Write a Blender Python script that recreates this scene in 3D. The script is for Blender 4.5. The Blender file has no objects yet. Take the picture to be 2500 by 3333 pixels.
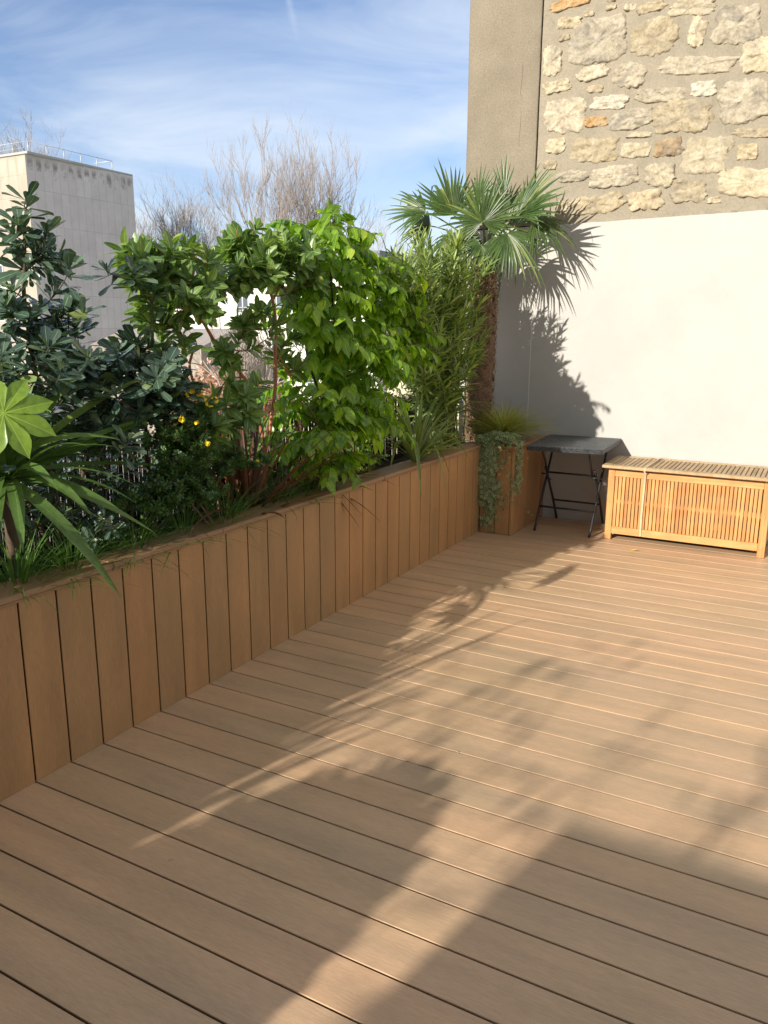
import bpy, bmesh, math, random
import numpy as np
from mathutils import Vector, Matrix, noise
random.seed(7); rng = np.random.default_rng(7)
S = bpy.context.scene
C = S.collection
# ------------------------------------------------------------------ camera, world, sun, exposure
F_PX, YAW, PITCH, ROLL = 2577.566, -0.501486, -0.226161, 0.005526
CAM = np.array([2.167259, -1.533770, 1.485227])
_cy, _sy, _cp, _sp = math.cos(YAW), math.sin(YAW), math.cos(PITCH), math.sin(PITCH)
_f = np.array([_sy*_cp, _cy*_cp, _sp]); _r = np.array([_cy, -_sy, 0.0]); _u = np.cross(_r, _f)
_cr, _sr = math.cos(ROLL), math.sin(ROLL)
CR, CU, CF = _cr*_r + _sr*_u, -_sr*_r + _cr*_u, _f
cd = bpy.data.cameras.new('camera'); cam = bpy.data.objects.new('camera', cd); C.objects.link(cam)
cd.sensor_fit = 'HORIZONTAL'; cd.sensor_width = 36.0; cd.lens = 36.0*F_PX/2500
cd.clip_start = 0.05; cd.clip_end = 3000
M = Matrix(((CR[0], CU[0], -CF[0], CAM[0]), (CR[1], CU[1], -CF[1], CAM[1]), (CR[2], CU[2], -CF[2], CAM[2]), (0, 0, 0, 1)))
cam.matrix_world = M
S.camera = cam

SUN = np.array([0.22, 1.0, -0.388]); SUN = SUN/np.linalg.norm(SUN)
sl = bpy.data.lights.new('sun', 'SUN'); sl.energy = 4.3; sl.angle = math.radians(0.55); sl.color = (1.0, 0.93, 0.83)
so = bpy.data.objects.new('sun', sl); C.objects.link(so)
so.rotation_euler = Vector(SUN).to_track_quat('-Z', 'Y').to_euler()
W = bpy.data.worlds.new('World'); S.world = W; W.use_nodes = True
def build_world():
    nt = W.node_tree; N = nt.nodes; L = nt.links; N.clear()
    out = N.new('ShaderNodeOutputWorld'); bg = N.new('ShaderNodeBackground'); L.new(bg.outputs[0], out.inputs[0])
    sky = N.new('ShaderNodeTexSky'); sky.sky_type = 'NISHITA'; sky.sun_disc = False
    sky.sun_elevation = math.asin(-SUN[2]); sky.sun_rotation = math.pi + math.atan2(SUN[0], SUN[1])
    sky.air_density = 1.0; sky.dust_density = 0.3; sky.ozone_density = 4.0
    bg.inputs[1].default_value = 0.105
    tc = N.new('ShaderNodeTexCoord')
    mp = N.new('ShaderNodeMapping'); mp.inputs['Scale'].default_value = (1.2, 1.2, 5.5); mp.inputs['Rotation'].default_value = (0.12, -0.10, 0.3)
    L.new(tc.outputs['Generated'], mp.inputs[0])
    n1 = N.new('ShaderNodeTexNoise'); n1.inputs['Scale'].default_value = 2.1; n1.inputs['Detail'].default_value = 7; n1.inputs['Roughness'].default_value = 0.55; n1.inputs['Distortion'].default_value = 0.9
    L.new(mp.outputs[0], n1.inputs['Vector'])
    r1 = N.new('ShaderNodeValToRGB'); r1.color_ramp.elements[0].position = 0.36; r1.color_ramp.elements[1].position = 0.66
    L.new(n1.outputs[0], r1.inputs[0])
    # more veil near the horizon
    sp = N.new('ShaderNodeSeparateXYZ'); L.new(tc.outputs['Generated'], sp.inputs[0])
    mr = N.new('ShaderNodeMapRange'); mr.inputs[1].default_value = 0.0; mr.inputs[2].default_value = 0.42; mr.inputs[3].default_value = 1.0; mr.inputs[4].default_value = 0.28
    L.new(sp.outputs[2], mr.inputs[0])
    mu = N.new('ShaderNodeMath'); mu.operation = 'MULTIPLY'; L.new(r1.outputs[0], mu.inputs[0]); L.new(mr.outputs[0], mu.inputs[1])
    ad = N.new('ShaderNodeMath'); ad.operation = 'MULTIPLY_ADD'; ad.inputs[1].default_value = 1.05; ad.inputs[2].default_value = 0.07; L.new(mu.outputs[0], ad.inputs[0])
    # an old contrail: thin band along a great circle
    d1 = np.array(px_dir(945, 0)); d2 = np.array(px_dir(983, 230)); nn = np.cross(d1, d2); nn /= np.linalg.norm(nn)
    n2 = N.new('ShaderNodeTexNoise'); n2.inputs['Scale'].default_value = 9; L.new(tc.outputs['Generated'], n2.inputs['Vector'])
    vm = N.new('ShaderNodeVectorMath'); vm.operation = 'DOT_PRODUCT'; vm.inputs[1].default_value = nn; L.new(tc.outputs['Generated'], vm.inputs[0])
    w1 = N.new('ShaderNodeMath'); w1.operation = 'MULTIPLY_ADD'; w1.inputs[1].default_value = 0.012; w1.inputs[2].default_value = -0.006; L.new(n2.outputs[0], w1.inputs[0])
    w2 = N.new('ShaderNodeMath'); w2.operation = 'ADD'; L.new(vm.outputs['Value'], w2.inputs[0]); L.new(w1.outputs[0], w2.inputs[1])
    w3 = N.new('ShaderNodeMath'); w3.operation = 'ABSOLUTE'; L.new(w2.outputs[0], w3.inputs[0])
    w4 = N.new('ShaderNodeMapRange'); w4.inputs[1].default_value = 0.0; w4.inputs[2].default_value = 0.0055; w4.inputs[3].default_value = 0.30; w4.inputs[4].default_value = 0; L.new(w3.outputs[0], w4.inputs[0])
    w5 = N.new('ShaderNodeMapRange'); w5.inputs[1].default_value = 0.30; w5.inputs[2].default_value = 0.36; L.new(sp.outputs[2], w5.inputs[0])
    w6 = N.new('ShaderNodeMath'); w6.operation = 'MULTIPLY'; L.new(w4.outputs[0], w6.inputs[0]); L.new(w5.outputs[0], w6.inputs[1])
    sm = N.new('ShaderNodeMath'); sm.operation = 'ADD'; sm.use_clamp = True; L.new(ad.outputs[0], sm.inputs[0]); L.new(w6.outputs[0], sm.inputs[1])
    mx = N.new('ShaderNodeMix'); mx.data_type = 'RGBA'; L.new(sm.outputs[0], mx.inputs[0]); L.new(mixc(N, L, 1.0, sky.outputs[0], (1.12, 1.0, 1.02), 'MULTIPLY'), mx.inputs[6]); mx.inputs[7].default_value = CLOUD
    # unseen bright veil added over the sky behind the viewer, for neutral fill light
    vd = N.new('ShaderNodeVectorMath'); vd.operation = 'DOT_PRODUCT'; vd.inputs[1].default_value = (.25, -.95, .15); L.new(tc.outputs['Generated'], vd.inputs[0])
    v2 = N.new('ShaderNodeMapRange'); v2.interpolation_type = 'SMOOTHSTEP'; v2.inputs[1].default_value = -.25; v2.inputs[2].default_value = .45; v2.inputs[4].default_value = .85; L.new(vd.outputs['Value'], v2.inputs[0])
    m2 = N.new('ShaderNodeMix'); m2.data_type = 'RGBA'; L.new(v2.outputs[0], m2.inputs[0]); L.new(mx.outputs[2], m2.inputs[6]); m2.inputs[7].default_value = (3.7, 3.6, 3.4, 1)
    L.new(m2.outputs[2], bg.inputs[0])
CLOUD = (5.6, 6.1, 6.7, 1)
def px_dir(px, py):
    d = (px-1250)/F_PX*CR - (py-1666.5)/F_PX*CU + CF
    return d/np.linalg.norm(d)
S.view_settings.view_transform = 'Standard'; S.view_settings.look = 'None'; S.view_settings.gamma = 1; S.view_settings.exposure = 0.64
S.cycles.max_bounces = 8; S.cycles.transparent_max_bounces = 8

# photo pixel -> world point on a plane (used to find where things stand)
def at(px, py, x=None, y=None, z=None):
    d = px_dir(px, py)
    if x is not None: t = (x-CAM[0])/d[0]
    elif y is not None: t = (y-CAM[1])/d[1]
    else: t = (z-CAM[2])/d[2]
    return CAM + d*t

def mixc(N, L, f, a, b, mode='MIX'):
    m = N.new('ShaderNodeMix'); m.data_type = 'RGBA'; m.blend_type = mode
    for s, i in ((f, 0), (a, 6), (b, 7)):
        if hasattr(s, 'node'): L.new(s, m.inputs[i])
        elif i == 0: m.inputs[0].default_value = s
        else: m.inputs[i].default_value = (*s, 1)
    return m.outputs[2]
build_world()
# ------------------------------------------------------------------ helpers
def tag(o, label=None, cat=None, group=None, kind=None):
    if label: o['label'] = label
    if cat: o['category'] = cat
    if group: o['group'] = group
    if kind: o['kind'] = kind
    return o
def empty(name, loc, label, cat, group=None):
    o = bpy.data.objects.new(name, None); C.objects.link(o); o.location = [float(v) for v in loc]; o.empty_display_size = 0.1
    return tag(o, label, cat, group)
def norm(v):
    v = np.asarray(v, float); n = np.linalg.norm(v); return v/n if n > 1e-9 else np.array([0, 0, 1.])
class MB:
    """collects geometry in world space, builds ONE mesh object"""
    def __init__(s): s.v = []; s.f = []; s.n = 0; s.uv = []; s.m = []; s.hasuv = False
    def add(s, v, f, uv=None, m=0):
        v = np.asarray(v, float); s.v.append(v)
        s.f += [tuple(i+s.n for i in q) for q in f]; s.m += [m]*len(f); s.n += len(v)
        if uv is None: uv = np.zeros((len(v), 2))
        else: s.hasuv = True
        s.uv.append(np.asarray(uv, float))
    def box(s, a, b, m=0, bev=0.0):
        x0, y0, z0 = a; x1, y1, z1 = b
        if bev <= 0:
            v = [(x0,y0,z0),(x1,y0,z0),(x1,y1,z0),(x0,y1,z0),(x0,y0,z1),(x1,y0,z1),(x1,y1,z1),(x0,y1,z1)]
            s.add(v, [(0,3,2,1),(4,5,6,7),(0,1,5,4),(1,2,6,5),(2,3,7,6),(3,0,4,7)], m=m); return
        e = bev; c = []
        # chamfered box: 24 vertices
        X = (x0, x1); Y = (y0, y1); Z = (z0, z1); idx = {}
        for i in (0, 1):
            for j in (0, 1):
                for k in (0, 1):
                    sx, sy, sz = (1 if i == 0 else -1), (1 if j == 0 else -1), (1 if k == 0 else -1)
                    idx[i,j,k,'x'] = len(c); c.append((X[i], Y[j]+sy*e, Z[k]+sz*e))
                    idx[i,j,k,'y'] = len(c); c.append((X[i]+sx*e, Y[j], Z[k]+sz*e))
                    idx[i,j,k,'z'] = len(c); c.append((X[i]+sx*e, Y[j]+sy*e, Z[k]))
        f = []
        for i in (0, 1):
            q = [idx[i,0,0,'x'], idx[i,1,0,'x'], idx[i,1,1,'x'], idx[i,0,1,'x']]; f.append(q if i else q[::-1])
            q = [idx[0,i,0,'y'], idx[1,i,0,'y'], idx[1,i,1,'y'], idx[0,i,1,'y']]; f.append(q[::-1] if i else q)
            q = [idx[0,0,i,'z'], idx[1,0,i,'z'], idx[1,1,i,'z'], idx[0,1,i,'z']]; f.append(q if i else q[::-1])
        def fix(q):
            P = np.array([c[t] for t in q]); ctr = np.array([(x0+x1)/2, (y0+y1)/2, (z0+z1)/2])
            n = np.cross(P[1]-P[0], P[2]-P[0]); return q if n @ (P.mean(0)-ctr) > 0 else q[::-1]
        for a_ in (0, 1):
            for b_ in (0, 1):
                f.append(fix([idx[a_,b_,0,'x'], idx[a_,b_,1,'x'], idx[a_,b_,1,'y'], idx[a_,b_,0,'y']]))
                f.append(fix([idx[a_,0,b_,'x'], idx[a_,1,b_,'x'], idx[a_,1,b_,'z'], idx[a_,0,b_,'z']]))
                f.append(fix([idx[0,a_,b_,'y'], idx[1,a_,b_,'y'], idx[1,a_,b_,'z'], idx[0,a_,b_,'z']]))
        for i in (0, 1):
            for j in (0, 1):
                for k in (0, 1): f.append(fix([idx[i,j,k,'x'], idx[i,j,k,'y'], idx[i,j,k,'z']]))
        s.add(c, f, m=m)
    def tube(s, pts, rad, sides=6, m=0, cap=True):
        P = np.asarray(pts, float); n = len(P)
        R = np.full(n, rad) if np.isscalar(rad) else np.asarray(rad, float)
        T = np.gradient(P, axis=0); T /= np.linalg.norm(T, axis=1)[:, None]+1e-9
        ref = np.array([0, 0, 1.]) if abs(T[0][2]) < 0.9 else np.array([1., 0, 0])
        a = np.cross(T[0], ref); a /= np.linalg.norm(a)
        ang = np.arange(sides)*2*math.pi/sides; vs = []
        for i in range(n):
            a = a - T[i]*(a @ T[i]); a /= np.linalg.norm(a)+1e-9; b = np.cross(T[i], a)
            vs.append(P[i] + R[i]*(np.cos(ang)[:, None]*a + np.sin(ang)[:, None]*b))
        f = []
        for i in range(n-1):
            for j in range(sides):
                k = (j+1) % sides; f.append((i*sides+j, i*sides+k, (i+1)*sides+k, (i+1)*sides+j))
        if cap: f.append(tuple(range(sides))[::-1]); f.append(tuple((n-1)*sides+j for j in range(sides)))
        s.add(np.vstack(vs), f, m=m)
    def strip(s, P, side, wid, up=None, fold=0.25, m=0):
        """blade along P; side unit vectors; half width wid[i]; V fold"""
        P = np.asarray(P, float); n = len(P); side = np.asarray(side, float); wid = np.asarray(wid, float)
        if up is None:
            T = np.gradient(P, axis=0); up = np.cross(side, T); up /= np.linalg.norm(up, axis=1)[:, None]+1e-9
        e = up*(wid*fold)[:, None]; w = side*wid[:, None]
        V = np.empty((n, 3, 3)); V[:, 0] = P-w+e; V[:, 1] = P; V[:, 2] = P+w+e
        t = np.linspace(0, 1, n); U = np.empty((n, 3, 2)); U[:, 0, 0] = 0; U[:, 1, 0] = .5; U[:, 2, 0] = 1; U[:, :, 1] = t[:, None]
        f = []
        for i in range(n-1):
            a = i*3; f.append((a, a+1, a+4, a+3)); f.append((a+1, a+2, a+5, a+4))
        s.add(V.reshape(-1, 3), f, U.reshape(-1, 2), m)
    def build(s, name, mats, parent=None, smooth=True, origin=None):
        v = np.vstack(s.v) if s.v else np.zeros((0, 3))
        if parent is not None: o_ = np.array(parent_loc(parent)); v = v - o_
        elif origin is not None: v = v - np.asarray(origin, float)
        me = bpy.data.meshes.new(name); me.from_pydata(v.tolist(), [], s.f)
        if not isinstance(mats, (list, tuple)): mats = [mats]
        for m_ in mats: me.materials.append(m_)
        if len(mats) > 1: me.polygons.foreach_set('material_index', s.m)
        if s.hasuv:
            ul = me.uv_layers.new(name='UVMap'); uv = np.vstack(s.uv)
            li = np.empty(len(me.loops), dtype=np.int32); me.loops.foreach_get('vertex_index', li)
            ul.data.foreach_set('uv', uv[li].ravel())
        me.polygons.foreach_set('use_smooth', [smooth]*len(me.polygons)); me.update()
        o = bpy.data.objects.new(name, me); C.objects.link(o)
        if parent is not None: o.parent = parent
        elif origin is not None: o.location = [float(q) for q in origin]
        return o
def parent_loc(p):
    l = np.array(p.location)
    while p.parent: p = p.parent; l = l + np.array(p.location)
    return l
def bez(p0, p1, p2, n=10, p3=None):
    t = np.linspace(0, 1, n)[:, None]; p0, p1, p2 = map(lambda q: np.asarray(q, float), (p0, p1, p2))
    if p3 is None: return (1-t)**2*p0 + 2*t*(1-t)*p1 + t*t*p2
    p3 = np.asarray(p3, float); return (1-t)**3*p0 + 3*t*(1-t)**2*p1 + 3*t*t*(1-t)*p2 + t**3*p3

# ------------------------------------------------------------------ materials
def newmat(name):
    m = bpy.data.materials.new(name); m.use_nodes = True; nt = m.node_tree; b = nt.nodes['Principled BSDF']; return m, nt, nt.nodes, nt.links, b
def ramp(N, stops):
    r = N.new('ShaderNodeValToRGB'); el = r.color_ramp.elements
    el[0].position = stops[0][0]; el[0].color = (*stops[0][1], 1); el[1].position = stops[-1][0]; el[1].color = (*stops[-1][1], 1)
    for p, c in stops[1:-1]: e = el.new(p); e.color = (*c, 1)
    return r
def nz(N, L, scale, detail=4, vec=None, rough=0.55, dist=0.0):
    n = N.new('ShaderNodeTexNoise'); n.inputs['Scale'].default_value = scale; n.inputs['Detail'].default_value = detail; n.inputs['Roughness'].default_value = rough; n.inputs['Distortion'].default_value = dist
    if vec is not None: L.new(vec, n.inputs['Vector'])
    return n
def objvec(N, L, scale=(1, 1, 1), geo=False):
    tc = N.new('ShaderNodeTexCoord'); mp = N.new('ShaderNodeMapping'); mp.inputs['Scale'].default_value = scale
    L.new(tc.outputs['Object'], mp.inputs[0]); return mp.outputs[0]
def mixc(N, L, f, a, b, mode='MIX'):
    m = N.new('ShaderNodeMix'); m.data_type = 'RGBA'; m.blend_type = mode
    for s, i in ((f, 0), (a, 6), (b, 7)):
        if hasattr(s, 'node'): L.new(s, m.inputs[i])
        elif i == 0: m.inputs[0].default_value = s
        else: m.inputs[i].default_value = (*s, 1)
    return m.outputs[2]
def bump(N, L, b, h, strength=0.3, dist=0.002):
    n = N.new('ShaderNodeBump'); n.inputs['Strength'].default_value = strength; n.inputs['Distance'].default_value = dist
    L.new(h, n.inputs['Height']); L.new(n.outputs[0], b.inputs['Normal']); return n
def mat_simple(name, col, rough=0.6, var=0.25, nscale=20, bmp=0.15, metal=0.0, stretch=(1, 1, 1)):
    m, nt, N, L, b = newmat(name); v = objvec(N, L, stretch); n = nz(N, L, nscale, 5, v)
    r = ramp(N, [(0.25, tuple(c*(1-var) for c in col)), (0.75, tuple(min(1, c*(1+var)) for c in col))]); L.new(n.outputs[0], r.inputs[0])
    L.new(r.outputs[0], b.inputs['Base Color']); b.inputs['Roughness'].default_value = rough; b.inputs['Metallic'].default_value = metal
    if bmp: bump(N, L, b, n.outputs[0], bmp)
    return m
def mat_board(name, dark, lite, axis, red=(1.12, .93, .85), rough=0.5):
    """brushed composite board: fine streaks along the board, blotches, tone per board"""
    m, nt, N, L, b = newmat(name)
    sc = {'x': (24, 190, 190), 'z': (190, 190, 24), 'y': (190, 24, 190)}[axis]
    s2 = {'x': (1.2, 9, 9), 'z': (9, 9, 1.4), 'y': (9, 1.2, 9)}[axis]
    v = objvec(N, L, sc); n = nz(N, L, 1.0, 3, v, 0.6)
    v2 = objvec(N, L, s2); n2 = nz(N, L, 1.0, 5, v2, 0.6)
    n3 = nz(N, L, 2.3, 3, objvec(N, L))
    r = ramp(N, [(0.25, dark), (0.75, lite)]); L.new(n.outputs[0], r.inputs[0])
    r2 = ramp(N, [(0.3, (.80, .82, .84)), (0.7, (1.12, 1.08, 1.04))]); L.new(n2.outputs[0], r2.inputs[0])
    c = mixc(N, L, 1.0, r.outputs[0], r2.outputs[0], 'MULTIPLY')
    g = N.new('ShaderNodeNewGeometry')
    r3 = ramp(N, [(0.0, (.93, .95, .96)), (0.35, (1.0, .99, .98)), (0.65, red), (1.0, (1.04, 1.03, .99))]); L.new(g.outputs['Random Per Island'], r3.inputs[0])
    c = mixc(N, L, 0.75, c, r3.outputs[0], 'MULTIPLY')
    # a second, random tone: each board sees a shifted blotch pattern
    r4 = ramp(N, [(0.35, (.91, .92, .88)), (0.65, (1.07, 1.03, 1.01))]); L.new(n3.outputs[0], r4.inputs[0])
    c = mixc(N, L, 0.8, c, r4.outputs[0], 'MULTIPLY')
    n9 = nz(N, L, 420, 2, objvec(N, L)); r9 = ramp(N, [(0.3, (.88, .88, .87)), (0.7, (1.10, 1.10, 1.10))]); L.new(n9.outputs[0], r9.inputs[0]); c = mixc(N, L, 1.0, c, r9.outputs[0], 'MULTIPLY')
    # fine pale scuffs
    v5 = objvec(N, L, {'x': (14, 60, 1), 'z': (60, 60, 14), 'y': (60, 14, 1)}[axis]); n5 = nz(N, L, 1.0, 6, v5, 0.75, 1.5)
    r5 = ramp(N, [(0.70, (0, 0, 0)), (0.80, (1, 1, 1))]); L.new(n5.outputs[0], r5.inputs[0])
    mm = N.new('ShaderNodeMath'); mm.operation = 'MULTIPLY'; mm.inputs[1].default_value = 0.32; L.new(r5.outputs[0], mm.inputs[0])
    c = mixc(N, L, mm.outputs[0], c, tuple(min(1, q*1.7) for q in lite))
    L.new(c, b.inputs['Base Color'])
    rr = N.new('ShaderNodeMapRange'); rr.inputs[3].default_value = rough-.08; rr.inputs[4].default_value = rough+.12; L.new(n2.outputs[0], rr.inputs[0]); L.new(rr.outputs[0], b.inputs['Roughness'])
    bump(N, L, b, n.outputs[0], 0.35, 0.0012)
    return m
def mat_leaf(name, dark, lite, top=None, rough=0.35, trans=0.30, rib=(1.5, 1.45, 1.1), ribw=0.05, tcol=None, spec=0.5, edge=None, coat=0.0, tip=None):
    m, nt, N, L, b = newmat(name)
    g = N.new('ShaderNodeNewGeometry')
    st = [(0.0, dark), (0.6, lite)]
    if top: st += [(0.86, lite), (1.0, top)]
    else: st += [(1.0, tuple(c*1.15 for c in lite))]
    r = ramp(N, st); L.new(g.outputs['Random Per Island'], r.inputs[0]); c = r.outputs[0]
    n = nz(N, L, 55, 3, objvec(N, L)); r2 = ramp(N, [(0.3, (.8, .82, .78)), (0.7, (1.15, 1.12, 1.1))]); L.new(n.outputs[0], r2.inputs[0])
    c = mixc(N, L, 1.0, c, r2.outputs[0], 'MULTIPLY')
    uv = N.new('ShaderNodeUVMap'); sp = N.new('ShaderNodeSeparateXYZ'); L.new(uv.outputs[0], sp.inputs[0])
    a = N.new('ShaderNodeMath'); a.operation = 'SUBTRACT'; a.inputs[1].default_value = 0.5; L.new(sp.outputs[0], a.inputs[0])
    a2 = N.new('ShaderNodeMath'); a2.operation = 'ABSOLUTE'; L.new(a.outputs[0], a2.inputs[0])
    a3 = N.new('ShaderNodeMapRange'); a3.inputs[1].default_value = ribw*.5; a3.inputs[2].default_value = ribw; a3.inputs[3].default_value = 0.75; a3.inputs[4].default_value = 0; L.new(a2.outputs[0], a3.inputs[0])
    c = mixc(N, L, a3.outputs[0], c, tuple(min(1, lite[i]*rib[i]*1.5) for i in range(3)))
    if edge:
        e = N.new('ShaderNodeMapRange'); e.inputs[1].default_value = edge[1]; e.inputs[2].default_value = edge[1]+.08; L.new(sp.outputs[1] if edge[2] == 'r' else a2.outputs[0], e.inputs[0])
        c = mixc(N, L, e.outputs[0], c, edge[0])
    if tip:
        e = N.new('ShaderNodeMapRange'); e.inputs[1].default_value = tip[1]; e.inputs[2].default_value = 1.0; L.new(sp.outputs[1], e.inputs[0]); c = mixc(N, L, e.outputs[0], c, tip[0])
    L.new(c, b.inputs['Base Color']); b.inputs['Roughness'].default_value = rough; b.inputs['Specular IOR Level'].default_value = spec
    if coat: b.inputs['Coat Weight'].default_value = coat; b.inputs['Coat Roughness'].default_value = 0.25
    bump(N, L, b, n.outputs[0], 0.25, 0.001)
    t = N.new('ShaderNodeBsdfTranslucent'); tc = mixc(N, L, 1.0, c, tcol or (1.9, 2.1, .7), 'MULTIPLY'); L.new(tc, t.inputs[0])
    mx = N.new('ShaderNodeMixShader'); mx.inputs[0].default_value = trans; L.new(b.outputs[0], mx.inputs[1]); L.new(t.outputs[0], mx.inputs[2])
    L.new(mx.outputs[0], N['Material Output'].inputs[0])
    return m

MT = {}
MT['deck'] = mat_board('deck_composite', (.50, .345, .215), (.615, .44, .285), 'x', red=(1.04, .98, .94), rough=.46)
MT['clad'] = mat_board('cladding_composite', (.36, .205, .088), (.45, .268, .120), 'z', red=(1.06, .96, .90), rough=.5)
MT['cap'] = mat_board('cap_composite', (.28, .185, .098), (.35, .24, .132), 'y', rough=.5)
MT['soil'] = mat_simple('potting_soil', (.028, .018, .012), .95, .5, 60, .8)
MT['dark'] = mat_simple('substructure_dark', (.030, .012, .009), .9, .3, 10, 0)
MT['bark'] = mat_simple('brown_bark', (.10, .065, .04), .85, .4, 40, .5, stretch=(1, 1, .3))
MT['orange_bark'] = mat_simple('cinnamon_bark', (.34, .125, .045), .55, .45, 22, .4, stretch=(1, 1, .25))
MT['greenstem'] = mat_simple('green_stem', (.12, .16, .05), .6, .3, 30, .2)
MT['tan_bark'] = mat_simple('grey_branch', (.37, .315, .27), .9, .25, 3, .0)
MT['twig'] = mat_simple('young_twig', (.20, .12, .06), .7, .3, 30, .2)
MT['metal'] = mat_simple('black_coated_steel', (.022, .023, .026), .42, .2, 60, .1)
MT['string'] = mat_simple('raffia_string', (.55, .42, .26), .8, .2, 80, .2)
MT['galv'] = mat_simple('pale_metal_rail', (.55, .58, .60), .5, .1, 10, 0, .3)
MT['bolt'] = mat_simple('brass_bolt', (.45, .33, .18), .4, .2, 50, 0, .6)
MT['fiber'] = mat_simple('palm_fibre', (.19, .115, .07), .95, .5, 70, .8)
MT['fiber2'] = mat_simple('palm_fibre_pale', (.30, .20, .13), .95, .4, 70, .3)

# ------------------------------------------------------------------ deck
YW = 4.667          # face of the big wall
P = 0.145; GAP = 0.0068
def deck():
    b = MB()
    for k in range(-24, 32):
        y0 = k*P + GAP/2; y1 = (k+1)*P - GAP/2
        x0 = -0.012
        if y0 > 3.85: x0 = 0.250
        if y0 >= 4.64: continue
        y1 = min(y1, YW-.004)
        if k == 26: # the board that runs in front of the corner panel
            b.box((-0.012, y0, -.0050), (6.5, 3.9135, 0), bev=.0007); b.box((-0.012, y0+.012, -.030), (6.5, 3.905, -.0052))
            continue
        b.box((x0, y0, -.0050), (6.5, y1, 0), bev=.0007); b.box((x0, y0+.012, -.030), (6.5, y1-.012, -.0052))
    b.box((0.2585, 3.9155, -.024), (6.5, 4.057, 0), bev=.0022) if False else None
    o = b.build('deck', MT['deck'], smooth=False); tag(o, kind='structure')
    s = MB(); s.box((-.02, -3.6, -.08), (6.5, YW, -.0305)); s = s.build('deck_underlay', MT['dark']); tag(s, kind='structure')
deck()

# ------------------------------------------------------------------ planter
def planter():
    root = empty('timber_planter', (0, 1.5, 0), 'long brown planter clad in vertical boards along the left side of the deck', 'planter')
    b = MB(); HC = .637
    for k in range(-24, 27):
        y0 = k*P+GAP/2; y1 = (k+1)*P-GAP/2
        if k == 26: y1 = 3.912
        b.box((-.0045, y0, .0006), (0.0, y1, HC), bev=.0007); b.box((-.022, y0+.012, .0006), (-.0047, y1-.012, HC))
    # return panel facing the camera
    for x0, x1 in ((.003, .118), (.124, .2345)): b.box((x0, 3.915, .0006), (x1, 3.937, HC-.012), bev=.002)
    b.box((.2375, 3.912, .002), (.2575, 3.94, HC-.002), bev=.003)
    for y0, y1 in ((3.943, 4.057), (4.063, 4.207), (4.213, 4.364), (4.370, 4.516), (4.522, YW-.002)): b.box((.2355, y0, .002), (.2575, y1, HC), bev=.002)
    b.build('cladding', MT['clad'], root, smooth=False)
    d = MB(); d.box((-.05, -3.5, -.02), (-.0225, 3.93, HC-.002)); d.box((-.0, 3.9385, -.02), (.2340, 3.955, HC-.004)); d.box((.215, 3.957, -.02), (.2510, YW-.001, HC-.004))
    d.build('inner_lining', MT['dark'], root, smooth=False)
    c1 = MB()
    seams = [-3.5, -1.62, .385, 2.40, 3.889]
    for a, e in zip(seams[:-1], seams[1:]):
        c1 = MB(); c1.box((-.135, a+.0012, .6445), (.014, e-.0012, .6660), bev=.004)
        c1.box((-.030, a+.0012, .6350), (.0085, e-.0012, .6440), bev=.002)
        c1.build('cap_rail', MT['cap'], root, smooth=False)
    c1 = MB(); c1.box((-.135, 3.8905, .6445), (.272, 3.995, .6660), bev=.004); c1.box((.0, 3.904, .628), (.266, 3.944, .6440), bev=.002); c1.build('cap_rail', MT['cap'], root, smooth=False)
    c1 = MB(); c1.box((.128, 3.9965, .6445), (.272, YW-.003, .6660), bev=.004); c1.box((.232, 3.9455, .636), (.2665, YW-.003, .6440), bev=.002); c1.build('cap_rail', MT['cap'], root, smooth=False)
    # soil bed, uneven
    nx, ny = 14, 150; xs = np.linspace(-.50, -.052, nx); ys = np.linspace(-3.4, YW-.01, ny); v = []
    for y in ys:
        for x in xs: v.append((x, y, .575+.018*noise.noise(Vector((x*9, y*9, 0)))+.008*noise.noise(Vector((x*40, y*40, 3)))))
    f = [(j*nx+i, j*nx+i+1, (j+1)*nx+i+1, (j+1)*nx+i) for j in range(ny-1) for i in range(nx-1)]
    s = MB(); s.add(v, f)
    xs = np.linspace(-.0515, .214, 10); ys = np.linspace(3.96, YW-.01, 24); v = [(x, y, .575+.018*noise.noise(Vector((x*9, y*9, 0)))) for y in ys for x in xs]
    s.add(v, [(j*10+i, j*10+i+1, (j+1)*10+i+1, (j+1)*10+i) for j in range(23) for i in range(9)])
    s.build('soil', MT['soil'], root)
    bk = MB(); bk.box((-.52, -3.5, -.5), (-.503, YW-.002, .60)); bk.build('back_panel', MT['dark'], root, smooth=False)
planter()

def reed_screen():
    root = empty('reed_screen', (-.535, 1.5, .5), 'dark brown reed screen with bright gaps standing behind the planting along the terrace edge', 'screen')
    b = MB(); y = -3.4; r = random.Random(3)
    while y < 4.62:
        x = -.540 + r.uniform(-.004, .004); h = 1.00 + r.uniform(-.03, .03); d = r.uniform(.0028, .0046)
        lean = r.uniform(-.006, .006)
        b.tube([(x, y, .42), (x+r.uniform(-.003, .003), y+lean*.5, .75), (x, y+lean, h)], [d, d*.97, d*.85], 6)
        y += d*1.72 + (r.choice([-.0004, 0, .0002, .0004]) if r.random() > (.10 if noise.noise(Vector((y*2.3, 4, 0))) > .18 else .008) else r.uniform(.002, .0055))
    b.build('reeds', mat_simple('dry_reed', (.055, .032, .02), .8, .5, 30, .3, stretch=(1, 1, .1)), root)
    for z in (.56, .80, .98):
        w = MB(); w.tube([(-.534, -3.4, z), (-.533, 0, z-.004), (-.534, 2, z+.003), (-.534, 4.62, z)], .0012, 4); w.build('binding_wire', MT['metal'], root)
reed_screen()

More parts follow.
